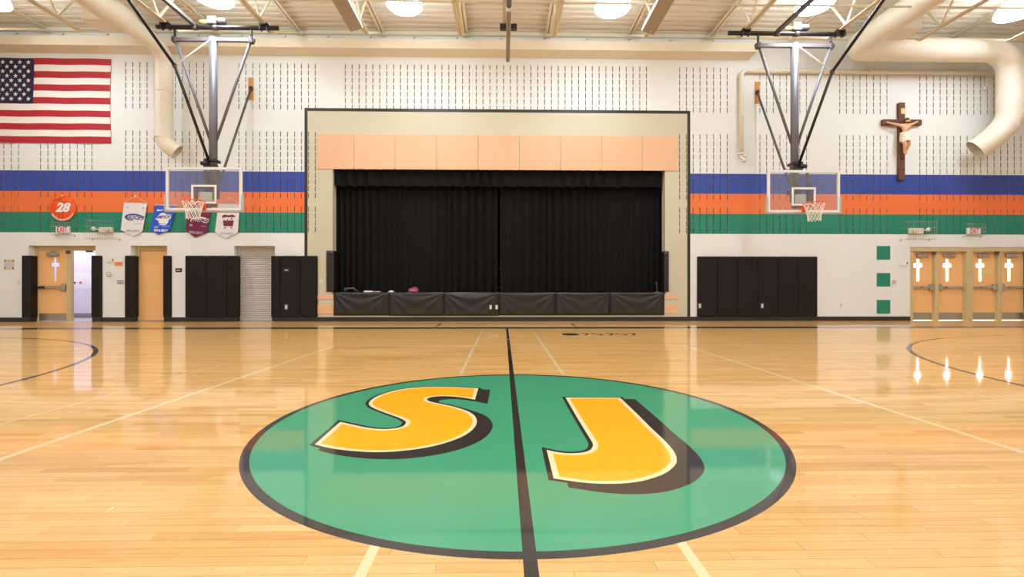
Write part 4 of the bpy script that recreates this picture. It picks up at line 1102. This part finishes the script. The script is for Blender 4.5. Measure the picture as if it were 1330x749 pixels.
MB().bbox(xd+0.22, xd+0.72, 11.55, 12.1, 7.62, 7.90, 0.006).build('register_box', WHITEP, t)
MB().box(xd+0.24, xd+0.70, 11.57, 12.08, 7.612, 7.622).build('register_grille', MATS['grille_cream'], t)

# wall pipe
yp = YW-0.10; xa, xb, zt2, zb2 = wx(962.5, yp), wx(1292, yp), wz(1100, 93, yp), wz(962, 206, yp)
t = thing('wall_pipe', 'cream pipe running along the wall above the crucifix and down to a spout', 'pipe', (xa, yp, zb2))
q = MB(); q.tube([(xa, yp, zb2+0.12), (xa, yp, zt2-0.2)] + arc((xa+0.18, yp, zt2-0.18), 0.18, math.pi, math.pi/2, (1,0,0), (0,0,1), 6) + [(xb+1.8, yp, zt2)], 0.068, 14); q.build('pipe_run', DUCT, t)
for zz in (wz(962, 150, yp), zb2+0.14): MB().lathe([(0.085, -0.03), (0.085, 0.03)], (xa, yp, zz), 14).build('coupling', DUCT, t)
xx = wx(1130, yp); MB().lathe([(0.085, -0.03), (0.085, 0.03)], (xx, yp, zt2), 14, 'X').build('coupling', DUCT, t)
MB().tube([(xa, yp, zb2+0.14), (xa, yp-0.02, zb2+0.03), (xa+0.05, yp-0.08, zb2-0.02), (xa+0.04, yp-0.10, zb2-0.12)], 0.05, 10).build('spout', DUCT, t)
MB().bbox(xa+0.0, xa+0.12, yp-0.14, yp-0.06, zb2+0.02, zb2+0.10, 0.012).build('valve', PLASTIC, t)
xs2 = wx(1280.5, yp); MB().tube([(xs2, yp, zt2-0.03), (xs2, yp, wz(1280, 113, yp)), (xs2-0.07, yp-0.02, wz(1280, 115, yp))], 0.035, 8).build('drop_stub', DUCT, t)
for px in (1000, 1085, 1185, 1250):
    xx = wx(px, yp); MB().box(xx-0.012, xx+0.012, yp, YW, zt2-0.012, zt2+0.012).build('pipe_bracket', DUCT, t)
MB().box(xa-0.012, xa+0.012, yp, YW, zb2+0.5, zb2+0.53).build('pipe_bracket', DUCT, t)

# folded pole in the middle
xp = 0.13
t = thing('folded_ceiling_pole', 'grey pole folded up under the ceiling in front of the stage', 'pole', (xp, 9, 7.2))
MB().tube([(xp, 12.62, 7.25), (xp, 10.25, 7.26)], 0.055, 16).build('pole', POLEGREY, t)
MB().tube([(xp, 10.32, 7.26), (xp, 10.2, 7.26)], 0.072, 16).build('collar', WHITEP, t)
MB().tube([(xp, 10.22, 7.26), (xp, 6.0, 7.26)], 0.06, 16).build('outer_pole', DARKSTEEL, t)
MB().bbox(xp-0.09-0.055, xp-0.035, 6.0, 11.35, 7.46, BZ+0.012, 0.005).build('support_channel', STEELC, t)
MB().bbox(xp-0.21, xp+0.21, 11.22, 11.34, 7.33, 7.46, 0.012).build('clamp', BLACKSTEEL, t)
# loudspeakers
for s, lab in ((-1, 'long grey ceiling loudspeaker on the pennant banner side'), (1, 'long grey ceiling loudspeaker on the crucifix side')):
    x = s*3.63; cz = 7.42
    t = thing('ceiling_loudspeaker', lab, 'loudspeaker', (x, 10.6, cz-0.1), 'ceiling loudspeakers')
    R = Matrix.Rotation(s*math.radians(-20) if s < 0 else math.radians(20)*1, 4, 'Y')
    R = Matrix.Rotation(-s*math.radians(20)*-1, 4, 'Y') if False else Matrix.Rotation(s*math.radians(20), 4, 'Y')
    def tf(q):
        M = Matrix.Translation((x, 10.6, cz)) @ R
        q.v = [M @ v for v in q.v]; return q
    tf(MB().bbox(-0.17, 0.17, -0.85, 0.80, -0.07, 0.14, 0.01)).build('cabinet', WHITEP, t)
    tf(MB().bbox(-0.155, 0.155, -0.83, 0.78, -0.082, -0.068, 0.004)).build('grille', mat('speaker_grille', (178, 166, 156), 0.6), t)
    tf(MB().bbox(-0.14, 0.14, 0.79, 0.83, -0.05, 0.06, 0.006)).build('end_flange', STEELC, t)
    for yy in (0.68, -0.7): tf(MB().lathe([(0.018, -0.004), (0.018, 0.0)], (0.05*s, yy, -0.082), 10)).build('fixing_knob', WHITEP, t)
    for yy in (10.0, 11.1): MB().tube([(x+s*-0.05, yy, cz+0.1), (x-s*0.10, yy, BZ+0.01)], 0.012, 6).build('hanger', STEELC, t)

# ------------------------------------------------------------------ flag
yf = YW - 0.03
fx1, fxc = wx(142.5, yf), wx(43.3, yf); fz1, fz0 = wz(70, 75.6, yf), wz(70, 185.5, yf)
fly = (fx1-fxc)/0.6; fx0 = fx1-fly; st = (fz1-fz0)/13
t = thing('american_flag', 'large red, white and blue striped flag with stars hung flat on the wall', 'flag', ((fx0+fx1)/2, yf, fz0))
def cloth(x0, x1, z0, z1, y, n=24):
    q = MB(); rows = []
    for z in (z0, z1):
        rows.append(len(q.v))
        for i in range(n+1):
            x = x0+(x1-x0)*i/n; q.v.append(Vector((x + (0.03*((z-fz0)/(fz1-fz0)-0.5)**2*4 if i == n else 0), y-0.012*math.sin(x*5)+0.006*math.sin(z*4+x*2), z)))
    for i in range(n): q.f.append((rows[0]+i, rows[0]+i+1, rows[1]+i+1, rows[1]+i)); q.mi.append(0); q.sm.append(True)
    return q
for k in range(13):
    z1 = fz1-k*st; x0 = fxc if k < 7 else fx0
    cloth(x0, fx1, z1-st, z1, yf).build('stripe', RED if k % 2 == 0 else FWHITE, t)
cn = cloth(fx0, fxc, fz1-7*st, fz1, yf).build('canton', FBLUE, t)
cw_, ch_ = fxc-fx0, 7*st; s0 = None; sr = 0.0616*(fz1-fz0)/2*0.9
for r_ in range(9):
    for c_ in range(11):
        if (r_+c_) % 2: continue
        px_, pz_ = fx0+cw_*(c_+1)/12, fz1-ch_*(r_+1)/10
        if s0 is None:
            pts = [(sr*(1 if i % 2 == 0 else 0.40)*math.sin(math.pi*i/5), sr*(1 if i % 2 == 0 else 0.40)*math.cos(math.pi*i/5)) for i in range(10)]
            q = MB().prism([(px_+a, pz_+b) for a, b in pts], yf-0.024, yf-0.019); s0 = q.build('star', FWHITE, cn); sp0 = (px_, pz_)
        else:
            o = s0.copy(); COL.objects.link(o); o.parent = cn; o.location = (px_-sp0[0], 0, pz_-sp0[1])

# ------------------------------------------------------------------ pennant banners
yb_ = YW-0.035
def banner(pts, mm, lab, hookpx, art):
    P3 = [P(x, y, yb_) for x, y in pts]
    cx_ = sum(p.x for p in P3)/len(P3); t = thing('pennant_banner', lab, 'banner', (cx_, yb_, min(p.z for p in P3)), 'pennant banners')
    q = MB(); xz = [(p.x, p.z) for p in P3]; q.prism(xz, yb_-0.004, yb_+0.004); q.build('cloth', mm, t)
    a, b = P3[0], P3[1]
    MB().tube([(a.x-0.015, yb_-0.002, a.z-0.008), (b.x+0.015, yb_-0.002, b.z-0.008)], 0.011, 8).build('top_rod', WHITEP, t)
    h = P(hookpx[0], hookpx[1], YW-0.02)
    MB().tube([(a.x, yb_, a.z), tuple(h), (b.x, yb_, b.z)], 0.0045, 5).build('string', WHITEP, t); MB().lathe([(0.02, -0.02), (0.02, 0.0195)], tuple(h), 8, 'Y').build('hook', WHITEP, t)
    art(t); return t
def strip(t, nm, pts, mm, lift=0.001):
    q = MB(); q.prism([(P(x, y, yb_).x, P(x, y, yb_).z) for x, y in pts], yb_-0.006-lift, yb_-0.0035); return q.build(nm, mm, t)
INKB = mat('ink_blue', (52, 66, 140), 0.6); INKM = mat('ink_maroon', (120, 34, 60), 0.6); LILAC = mat('ink_lilac', (176, 170, 196), 0.6)
BANB = mat('banner_blue', (34, 86, 204), 0.6); BANM = mat('banner_maroon', (112, 26, 56), 0.6); BANW = mat('banner_white', (232, 228, 226), 0.6)
def swoosh(cx, cy, w_, h_, rot=0.06, n=18):
    """crescent open to the right"""
    out, inn = [], []
    for i in range(n+1):
        a = math.radians(200) - math.radians(195)*i/n
        out.append((cx+w_*math.cos(a), cy-h_*math.sin(a)+rot*w_*math.cos(a)))
        inn.append((cx+w_*0.04+w_*0.97*math.cos(a), cy+h_*0.12-h_*(0.86-0.05*i/n)*math.sin(a)*0.88+rot*w_*math.cos(a)))
    return out + inn[::-1]
def tx(t, body, px, py, size, mm, rot=0.0, shear=0.15, sx=1.0, bold=0.004):
    c_ = P(px, py, yb_-0.009); return text_part('print', body, size, mm, t, tuple(c_), (math.pi/2, rot, 0), 0.001, shear, bold, sx)
def art1(t):
    strip(t, 'swoosh', swoosh(174.5, 282.5, 12.5, 5.0), INKB); strip(t, 'swoosh', [(162, 281), (163.5, 279.6), (167, 284.5), (174, 285.6), (173, 286.5), (166, 286)], INKB)
    tx(t, 'HOOPS', 174.7, 282.6, 0.15, INKB, 0.05, 0.3, 1.05); tx(t, '2016-2017', 172.5, 299.8, 0.085, LILAC, 0.03, 0.0)
    strip(t, 'print', [(164.7, 268.6), (167, 268.8), (167, 270.0), (164.7, 269.8)], LILAC); strip(t, 'print', [(184.8, 269), (187, 269.2), (186.8, 271.2), (184.6, 271)], LILAC); strip(t, 'print', [(173, 290.1), (184, 290.3), (184, 290.9), (173, 290.7)], LILAC); strip(t, 'print', [(177, 284.7), (184.6, 285), (184.5, 286.2), (177, 285.9)], LILAC)
def art2(t):
    q = [(205.0, 285.8), (201.7, 284.6), (203.8, 280.6), (206.6, 279.4), (208.2, 277.3), (211.5, 276.2), (215.0, 277.2), (216.5, 278.4), (223.5, 278.8), (222.2, 283.0), (219.2, 285.2), (218.6, 288.0), (217.2, 290.6), (206.6, 290.2), (206.0, 287.2)]
    strip(t, 'emblem', q, PAPER); tx(t, 'AMPSOFT', 213.0, 281.8, 0.125, INKB, -0.03, 0.2, 0.9)
    tx(t, '2016-2017', 208.7, 299.2, 0.095, PAPER, 0.02, 0.0)
    strip(t, 'print', [(203.3, 274), (205.5, 271.3), (207.3, 272.4), (212, 272), (212, 273.2), (206.5, 273.9)], PAPER); strip(t, 'print', [(205.5, 292.6), (209.5, 290.8), (217, 291.2), (214, 292.4), (210, 292)], PAPER); strip(t, 'print', [(200.5, 294), (205.5, 293.6), (205.8, 295.8), (200.6, 296.2)], LILAC); strip(t, 'print', [(211, 293.3), (221, 293.2), (221, 294.1), (211, 294.3)], LILAC)
def art3(t):
    strip(t, 'swoosh', swoosh(259.5, 286.5, 12.0, 5.0, 0.02), PAPER); tx(t, 'HOOPS', 261.0, 286.0, 0.14, LILAC, 0.03, 0.3, 1.0); tx(t, '2016-2017', 254.5, 302.0, 0.095, LILAC, 0.08, 0.0)
    strip(t, 'print', [(246, 291.5), (250, 291), (250.2, 293.2), (246.4, 293.6)], LILAC); strip(t, 'print', [(261, 293.2), (268, 294.4), (268, 294.9), (261, 293.8)], LILAC); strip(t, 'print', [(264, 288.2), (269.3, 288.4), (269.1, 289.3), (264, 289.1)], PAPER)
def art4(t):
    q = [(288.8, 280.4), (290, 279.2), (293.5, 278.6), (296, 279.4), (298, 279.4), (300.5, 278.6), (304, 279.2), (305.8, 281), (304.6, 284), (303.4, 288), (302.8, 293.8), (290.6, 293.6), (289.8, 288), (288.6, 284)]
    strip(t, 'emblem', q, INKM); tx(t, 'AMPSOFT', 297.0, 284.4, 0.135, PAPER, -0.02, 0.1, 0.9, 0.006); tx(t, '2016-2017', 294.5, 303.2, 0.085, LILAC, 0.02, 0.0)
    strip(t, 'print', [(290.2, 296.6), (292.5, 294.9), (294.3, 294.7), (292.4, 296.8)], INKM); strip(t, 'print', [(298.6, 294.7), (300.4, 294.9), (302.4, 296.6), (300.3, 296.8)], INKM)
banner([(161.2, 262.8), (191.2, 264), (185.2, 300), (173.7, 306.6), (157, 298.6)], BANW, 'white pennant banner with a blue swoosh, hung apart from the hoop', (176, 254.5), art1)
banner([(202, 265.7), (229.4, 266.2), (220.7, 298.2), (206.4, 304.7), (195.3, 298.7)], BANB, 'bright blue pennant banner with a white emblem beside the hoop', (216, 257), art2)
banner([(245.5, 264.5), (275, 265), (269.2, 302.5), (252.9, 308.2), (240.9, 299.3)], BANM, 'maroon pennant banner with a white swoosh behind the net', (260, 257), art3)
banner([(283.8, 264.5), (311.5, 265), (309, 302), (293.5, 309.3), (279.3, 301)], BANW, 'white pennant banner with a maroon emblem behind the backboard corner', (298, 257), art4)

# ------------------------------------------------------------------ round basketball sign
c = P(81.2, 270.6, YW-0.03); rs = 0.375
t = thing('basketball_sign', 'round orange basketball sign with the number 28', 'sign', (c.x, YW-0.02, c.z-rs))
SO = mat('sign_orange', (250, 92, 20), 0.5); SL = mat('sign_seam', (170, 60, 14), 0.5)
MB().lathe([(rs, 0.02), (rs, -0.004), (rs-0.006, -0.01), (0.0, -0.01)], (c.x, YW-0.02, c.z), 48, 'Y').build('disc', SO, t)
q = MB(); ys2 = YW-0.032
q.tube([(c.x+rs*0.98*math.sin(a_)*1.0, ys2, c.z+rs*0.98*math.cos(a_)) for a_ in ()] or [(c.x-0.02, ys2, c.z-rs+0.02), (c.x+0.03, ys2, c.z), (c.x-0.06, ys2, c.z+rs-0.03)], 0.006, 5)
for k in range(2):
    a0 = [(-0.62, 0.75), (-0.1, 0.55), (0.35, 0.50), (0.85, 0.45)] if k == 0 else [(-0.72, 0.62), (-0.25, 0.72), (0.05, 0.85), (0.2, 0.95)]
    q.tube([(c.x+rs*u, ys2, c.z+rs*v) for u, v in a0], 0.006, 5)
q.tube([(c.x-rs*0.25, ys2, c.z-rs*0.9), (c.x-rs*0.28, ys2, c.z-rs*0.3)], 0.006, 5); q.tube([(c.x+rs*0.7, ys2, c.z-rs*0.6), (c.x+rs*0.5, ys2, c.z-rs*0.2)], 0.006, 5)
q.build('ball_seam', SL, t)
text_part('number', '28', 0.36, PAPER, t, (c.x-0.005, YW-0.036, c.z+0.02), (math.pi/2, 0, 0), 0.002, 0.28, 0.016, 1.05)
q = MB()
for i in range(19):
    a = math.radians(-152+124*i/18); h = 0.022 if i % 3 else 0.014
    q.bar((c.x+(rs-0.062)*math.cos(a), YW-0.034, c.z+(rs-0.062)*math.sin(a)), (c.x+(rs-0.016)*math.cos(a), YW-0.034, c.z+(rs-0.016)*math.sin(a)), h*1.25, 0.003, up=(0,1,0))
q.build('arched_lettering', PAPER, t)
MB().lathe([(0.018, -0.03), (0.018, 0.0)], (c.x, YW-0.015, c.z+rs+0.005), 8, 'Y').build('hook', PAPER, t)

# ------------------------------------------------------------------ exit signs, emergency lights, wire guards
def guard(x0, x1, z0, z1, depth, n, lab):
    t = thing('wire_guard', lab, 'wire guard', ((x0+x1)/2, YW-depth/2, z0), 'wire guards')
    q = MB(); yf_ = YW-depth; r = 0.0034
    for z in (z0, z1):
        q.tube([(x0, YW, z), (x0, yf_, z), (x1, yf_, z), (x1, YW, z)], r, 5)
    for i in range(n):
        x = x0+(x1-x0)*i/(n-1); q.tube([(x, YW, z1), (x, yf_, z1), (x, yf_, z0), (x, YW, z0)], r*0.8, 5)
    for k in (0.33, 0.66):
        z = z0+(z1-z0)*k; q.tube([(x0, YW, z), (x0, yf_, z), (x1, yf_, z), (x1, YW, z)], r*0.8, 5)
    o = q.build('wire_cage', CAGE, t); o['kind'] = 'stuff'
    for x in (x0, x1): MB().box(x-0.02, x+0.02, YW-0.006, YW+0.001, z0-0.05, z0+0.02).build('mounting_tab', CAGE, t)
def exit_sign(p0, p1, y0, y1, lab, glab):
    yy = YW-0.09; a, b, z0, z1 = wx(p0, yy), wx(p1, yy), wz((p0+p1)/2, y1, yy), wz((p0+p1)/2, y0, yy)
    t = thing('exit_sign', lab, 'exit sign', ((a+b)/2, YW-0.05, z0), 'exit signs')
    MB().bbox(a, b, YW-0.09, YW-0.02, z0, z1, 0.008).build('housing', PAPER, t); MB().box((a+b)/2-0.08, (a+b)/2+0.08, YW-0.021, YW+0.001, z0+0.03, z1-0.03).build('mounting_plate', PLASTIC, t)
    text_part('exit_lettering', 'EXIT', (z1-z0)*1.22, REDINK, t, ((a+b)/2, YW-0.093, (z0+z1)/2), (math.pi/2, 0, 0), 0.001, 0, 0.004, 0.62)
    guard(a-0.06, b+0.08, z0-0.06, z1+0.12, 0.16, 9, glab)
exit_sign(72, 89.5, 293.8, 302.4, 'exit sign with red letters above the half open double door', 'wire guard over the exit sign under the basketball sign')
exit_sign(1257.3, 1274, 295.8, 303.8, 'exit sign with red letters above the four wooden doors', 'wire guard over the exit sign above the four wooden doors')
def emergency(p0, p1, y0, y1, hs, lab, gp, glab):
    yy = YW-0.08; a, b, z0, z1 = wx(p0, yy), wx(p1, yy), wz(p0, y1, yy), wz(p0, y0, yy)
    t = thing('emergency_light', lab, 'emergency light', ((a+b)/2, YW-0.05, z0), 'emergency lights')
    MB().bbox(a, b, YW-0.09, YW+0.001, z0, z1, 0.012).build('battery_case', PLASTIC, t)
    for hx in ((a if hs < 0 else b), (b-0.07 if hs < 0 else a+0.07)):
        inner = not (hx == a or hx == b)
        cx_, cy_, cz_ = (hx+hs*0.10, YW-0.08, z1-0.05) if not inner else (hx, YW-0.12, (z0+z1)/2)
        q = MB().lathe([(0.0, -0.075), (0.06, -0.07), (0.062, -0.055), (0.04, 0.0), (0.015, 0.03)], (cx_, cy_, cz_), 16, 'Y'); lh = q.build('lamp_head', WHITEP if not inner else PLASTIC, t)
    q = MB().tube([(a if hs < 0 else b, YW-0.05, z1-0.08), ((a if hs < 0 else b)+hs*0.08, YW-0.06, z1-0.05)], 0.018, 8); q.build('swivel_arm', WHITEP, t)
    guard(wx(gp[0], YW-0.2), wx(gp[1], YW-0.2), wz(gp[0], gp[3], YW-0.2), wz(gp[0], gp[2], YW-0.2), 0.26, 12, glab)
emergency(128, 145, 294.8, 302, -1, 'emergency light above the wall with the round thermostat', (112.5, 148, 286, 309.5), 'large wire guard over the emergency light near the pennant banners')
emergency(1182, 1199.5, 296, 303.4, 1, 'emergency light beside the green squares', (1177, 1214.5, 287.5, 310.5), 'large wire guard over the emergency light beside the green squares')

# ------------------------------------------------------------------ small things on the wall
def plate(nm, px, py, w_, h_, mm, lab, cat, th=0.012, extra=None, group=None, Y=YW):
    c_ = P(px, py, Y-th); t = thing(nm, lab, cat, (c_.x, Y-th/2, c_.z-h_/2), group)
    MB().bbox(c_.x-w_/2, c_.x+w_/2, Y-th, Y+0.001, c_.z-h_/2, c_.z+h_/2, min(0.003, th/3)).build('plate', mm, t)
    if extra: extra(t, c_, Y-th)
    return t
def switches(n, mm=PLASTIC):
    def f(t, c_, y):
        for k in range(n): MB().bbox(c_.x+(k-(n-1)/2)*0.055-0.012, c_.x+(k-(n-1)/2)*0.055+0.012, y-0.008, y+0.002, c_.z-0.025, c_.z+0.025, 0.003).build('toggle', mm, t)
    return f
def sockets(t, c_, y):
    for d in (-0.025, 0.025): MB().bbox(c_.x-0.017, c_.x+0.017, y-0.004, y+0.002, c_.z+d-0.014, c_.z+d+0.014, 0.003).build('socket', PADGREY, t)
GW = mat('sage_paper', (216, 210, 160), 0.7); GN = mat('olive_ink', (96, 104, 56), 0.7)
def notice(t, c_, y):
    MB().box(c_.x-0.10, c_.x+0.10, y-0.002, y, c_.z-0.10, c_.z+0.12).build('text_field', mat('notice_lilac', (214, 204, 204), 0.7), t)
    for k in range(5): MB().box(c_.x-0.08+0.01*(k % 2), c_.x+0.08-0.012*(k % 3), y-0.003, y, c_.z+0.085-k*0.042, c_.z+0.095-k*0.042).build('text_line', LILAC, t)
    for sx_ in (-1, 1):
        for sz_ in (-1, 1): MB().lathe([(0.026, -0.003), (0.026, 0.0)], (c_.x+sx_*0.115, y, c_.z+sz_*0.105), 10, 'Y').build('corner_leaf', GN, t)
plate('wall_notice', 11.8, 343.3, 0.31, 0.31, GW, 'square pale notice with olive corner leaves beside the double door', 'notice', 0.008, notice)
plate('light_switch', 24.2, 366.8, 0.07, 0.12, PLASTIC, 'ivory light switch next to the pad by the pale notice', 'switch', 0.01, switches(1))
c = P(141.2, 356.2, YW-0.03)
t = thing('round_thermostat', 'round white thermostat in a clear cover between the two padded doors', 'thermostat', (c.x, YW-0.02, c.z-0.07))
MB().lathe([(0.07, 0.03), (0.07, 0.0), (0.055, -0.012), (0.0, -0.012)], (c.x, YW-0.03, c.z), 24, 'Y').build('body', PAPER, t)
MB().tube([(c.x+0.066*math.cos(a*math.pi/12), YW-0.034, c.z+0.066*math.sin(a*math.pi/12)) for a in range(25)], 0.007, 6, cap=False).build('dark_ring', DARKSTEEL, t)
MB().bar((c.x-0.03, YW-0.045, c.z+0.012), (c.x+0.005, YW-0.045, c.z-0.012), 0.01, 0.004, up=(0,1,0)).bar((c.x+0.005, YW-0.045, c.z-0.012), (c.x+0.035, YW-0.045, c.z+0.018), 0.01, 0.004, up=(0,1,0)).build('pointer', DARKSTEEL, t)
plate('orange_note', 154.2, 342.6, 0.24, 0.13, mat('note_orange', (246, 150, 92), 0.7), 'small orange paper note between the two padded doors', 'note', 0.004, lambda t, c_, y: MB().box(c_.x-0.07, c_.x+0.07, y-0.002, y, c_.z-0.015, c_.z+0.015).build('print_line', mat('note_ink', (206, 110, 66), 0.7), t))
plate('switch_panel', 156, 366.2, 0.2, 0.1, mat('panel_brown', (150, 134, 116), 0.5), 'wide brown panel of switches next to the orange note', 'switch', 0.012, switches(4))
plate('fire_alarm', 143.2, 337.2, 0.22, 0.12, WHITEP, 'white wall alarm with a small red light above the orange note', 'alarm', 0.03, lambda t, c_, y: MB().bbox(c_.x+0.06, c_.x+0.095, y-0.02, y+0.002, c_.z-0.03, c_.z+0.03, 0.005).build('red_light', REDINK, t))
plate('room_sign', 232, 350.8, 0.19, 0.12, BLACKSTEEL, 'small black room sign beside the flat black pads', 'sign', 0.008, lambda t, c_, y: MB().box(c_.x-0.06, c_.x+0.05, y-0.002, y, c_.z-0.02, c_.z+0.015).build('pale_print', PADGREY, t))
plate('wall_outlet', 416.3, 365.2, 0.07, 0.12, PAPER, 'white outlet on the beige wall beside the stage jamb', 'outlet', 0.01, sockets)
plate('wall_outlet', 1092.5, 396.3, 0.07, 0.12, PLASTIC, 'ivory outlet low on the white wall between pads and green squares', 'outlet', 0.01, sockets)
plate('thermostat_box', 1161.7, 366, 0.10, 0.11, mat('thermostat_tan', (206, 184, 160), 0.5), 'small tan thermostat beside the middle green square', 'thermostat', 0.03, lambda t, c_, y: MB().box(c_.x-0.03, c_.x+0.03, y-0.003, y, c_.z+0.02, c_.z+0.04).build('scale_window', PADGREY, t))
plate('door_alarm', 1174, 341.5, 0.26, 0.16, WHITEP, 'white alarm plate with a dark lens beside the four wooden doors', 'alarm', 0.03, lambda t, c_, y: (MB().bbox(c_.x+0.085, c_.x+0.115, y-0.012, y+0.002, c_.z-0.03, c_.z+0.03, 0.004).build('dark_lens', BLACKSTEEL, t), MB().box(c_.x-0.09, c_.x+0.04, y-0.002, y, c_.z-0.03, c_.z+0.04).build('sounder', PAPER, t)))
for (y0, y1), lab in zip(((319.4, 337), (354.4, 371.8), (389.3, 407)), ('highest of three dark green squares beside the wooden doors', 'middle of three dark green squares beside the wooden doors', 'lowest of three dark green squares beside the wooden doors')):
    a, b, z0, z1 = wx(1138.6), wx(1156), wz(1147, y1), wz(1147, y0)
    t = thing('green_square', lab, 'wall panel', ((a+b)/2, YW, z0), 'green wall squares')
    q = MB().bbox(a, b, YW-0.012, YW+0.001, z0, z1, 0.003); q.build('panel', GREEN, t)

# ------------------------------------------------------------------ crucifix
yc = YW-0.11
def cp(px, py, Y=yc): return P(px, py, Y)
ct, cb2 = cp(1172.8, 132.8), cp(1172, 233.3); hw = 0.088
xv = (ct.x+cb2.x)/2; zarm0, zarm1 = cp(1172, 162).z, cp(1172, 154.8).z; ax0, ax1 = cp(1147.3, 158).x, cp(1197.8, 158).x
t = thing('crucifix', 'wooden crucifix with a painted figure high on the white wall', 'crucifix', (xv, YW-0.05, cb2.z))
MB().bbox(xv-hw, xv+hw, YW-0.10, YW-0.002, cb2.z, ct.z, 0.006).build('upright', CROSSWOOD, t)
MB().bbox(ax0, ax1, YW-0.105, YW-0.004, zarm0, zarm1, 0.006).build('crossbar', wood_mat('cross_wood_bar', (104, 62, 40), 0), t)
c = cp(1173.4, 144); MB().bbox(c.x-0.065, c.x+0.065, YW-0.108, YW-0.098, c.z-0.085, c.z+0.085, 0.003).build('title_plaque', mat('plaque_cream', (226, 206, 140), 0.5), t)
MB().bbox(xv-0.055, xv+0.055, YW-0.112, YW-0.098, cp(1172, 208).z, cp(1172, 204).z, 0.004).build('foot_rest', mat('foot_rest_brown', (84, 46, 34), 0.6), t)
c = cp(1172, 220); MB().bbox(xv-hw-0.003, xv+hw+0.003, YW-0.104, YW-0.002, c.z-0.015, c.z+0.015, 0.003).build('lower_band', mat('band_brown', (78, 46, 30), 0.6), t)
# figure: one continuous skin grown from the pelvis
yg = YW-0.20
def g3(px, py, dy=0.0): v = P(px, py, yg); return (v.x, yg+dy, v.z)
J = [g3(1174.3, 176.5), g3(1175.0, 169.5, -0.01), g3(1175.8, 164.3, -0.015), g3(1176.4, 161.3, -0.02), g3(1176.9, 158.6, -0.06), g3(1176.6, 156.6, -0.055),
     g3(1171.6, 163.2), g3(1162.5, 160.5, 0.03), g3(1156.0, 158.3, 0.06), g3(1153.2, 157.2, 0.075),
     g3(1180.8, 162.6), g3(1187.5, 160.2, 0.03), g3(1192.8, 157.6, 0.06), g3(1195.0, 156.6, 0.075),
     g3(1172.8, 179.5), g3(1172.2, 188.5, -0.09), g3(1174.6, 197.5, 0.0), g3(1175.6, 201.2, -0.03),
     g3(1176.4, 179.5), g3(1178.2, 188.2, -0.09), g3(1176.8, 197.0, 0.01), g3(1176.9, 200.6, -0.03)]
E = [(0,1),(1,2),(2,3),(3,4),(4,5),(2,6),(6,7),(7,8),(8,9),(2,10),(10,11),(11,12),(12,13),(0,14),(14,15),(15,16),(16,17),(0,18),(18,19),(19,20),(20,21)]
RD = [0.085,0.08,0.10,0.038,0.062,0.055,0.05,0.034,0.026,0.024,0.05,0.034,0.026,0.024,0.066,0.045,0.032,0.024,0.066,0.045,0.032,0.024]
o0 = ORG[t.name]
me = bpy.data.meshes.new('figure'); me.from_pydata([tuple(Vector(p)-o0) for p in J], E, [])
fo = bpy.data.objects.new('figure', me); COL.objects.link(fo); fo.parent = t; ORG[fo.name] = o0
md = fo.modifiers.new('skin', 'SKIN'); md.use_smooth_shade = True
for i, v in enumerate(me.skin_vertices[0].data):
    v.radius = (RD[i], RD[i]*(0.75 if i in (0,1,2) else 1.0)); v.use_root = (i == 0)
sd_ = fo.modifiers.new('sub', 'SUBSURF'); sd_.levels = 2; sd_.render_levels = 2
dg = bpy.context.evaluated_depsgraph_get(); dg.update()
me2 = bpy.data.meshes.new_from_object(fo.evaluated_get(dg)); fo.modifiers.clear(); fo.data = me2; me2.materials.clear(); me2.materials.append(SKIN)
for p_ in me2.polygons: p_.material_index = 0; p_.use_smooth = True
# loincloth, hair
q = MB(); rows = []
a, b = Vector(g3(1174.9, 172.2)), Vector(g3(1174.6, 184.5, -0.03))
for j in range(7):
    v = j/6; cc = a.lerp(b, v); rows.append(len(q.v)); rx = 0.118+0.03*v-0.02*v*v; ryy = 0.10+0.02*v
    for i in range(24):
        an = 2*math.pi*i/24; w_ = 1+0.06*math.sin(an*7+v*3)*(0.4+v); q.v.append(cc + Vector((rx*w_*math.cos(an), ryy*w_*math.sin(an), 0.02*math.sin(an*3)*v)))
for j in range(6):
    for i in range(24): k = (i+1) % 24; q.f.append((rows[j]+i, rows[j]+k, rows[j+1]+k, rows[j+1]+i)); q.mi.append(0); q.sm.append(True)
q.build('loincloth', CLOTHC, t)
bm = bmesh.new(); bmesh.ops.create_icosphere(bm, subdivisions=2, radius=0.075)
hc = Vector(g3(1176.8, 157.1, -0.03))
for v in bm.verts:
    k = v.co.normalized()
    if k.y < -0.25 and k.z < 0.5: v.co *= 0.45
    v.co = Vector((v.co.x*1.08, v.co.y, v.co.z*1.25)) + hc
q = MB(); q.addbm(bm, 0, True); q.build('hair', HAIRC, t)
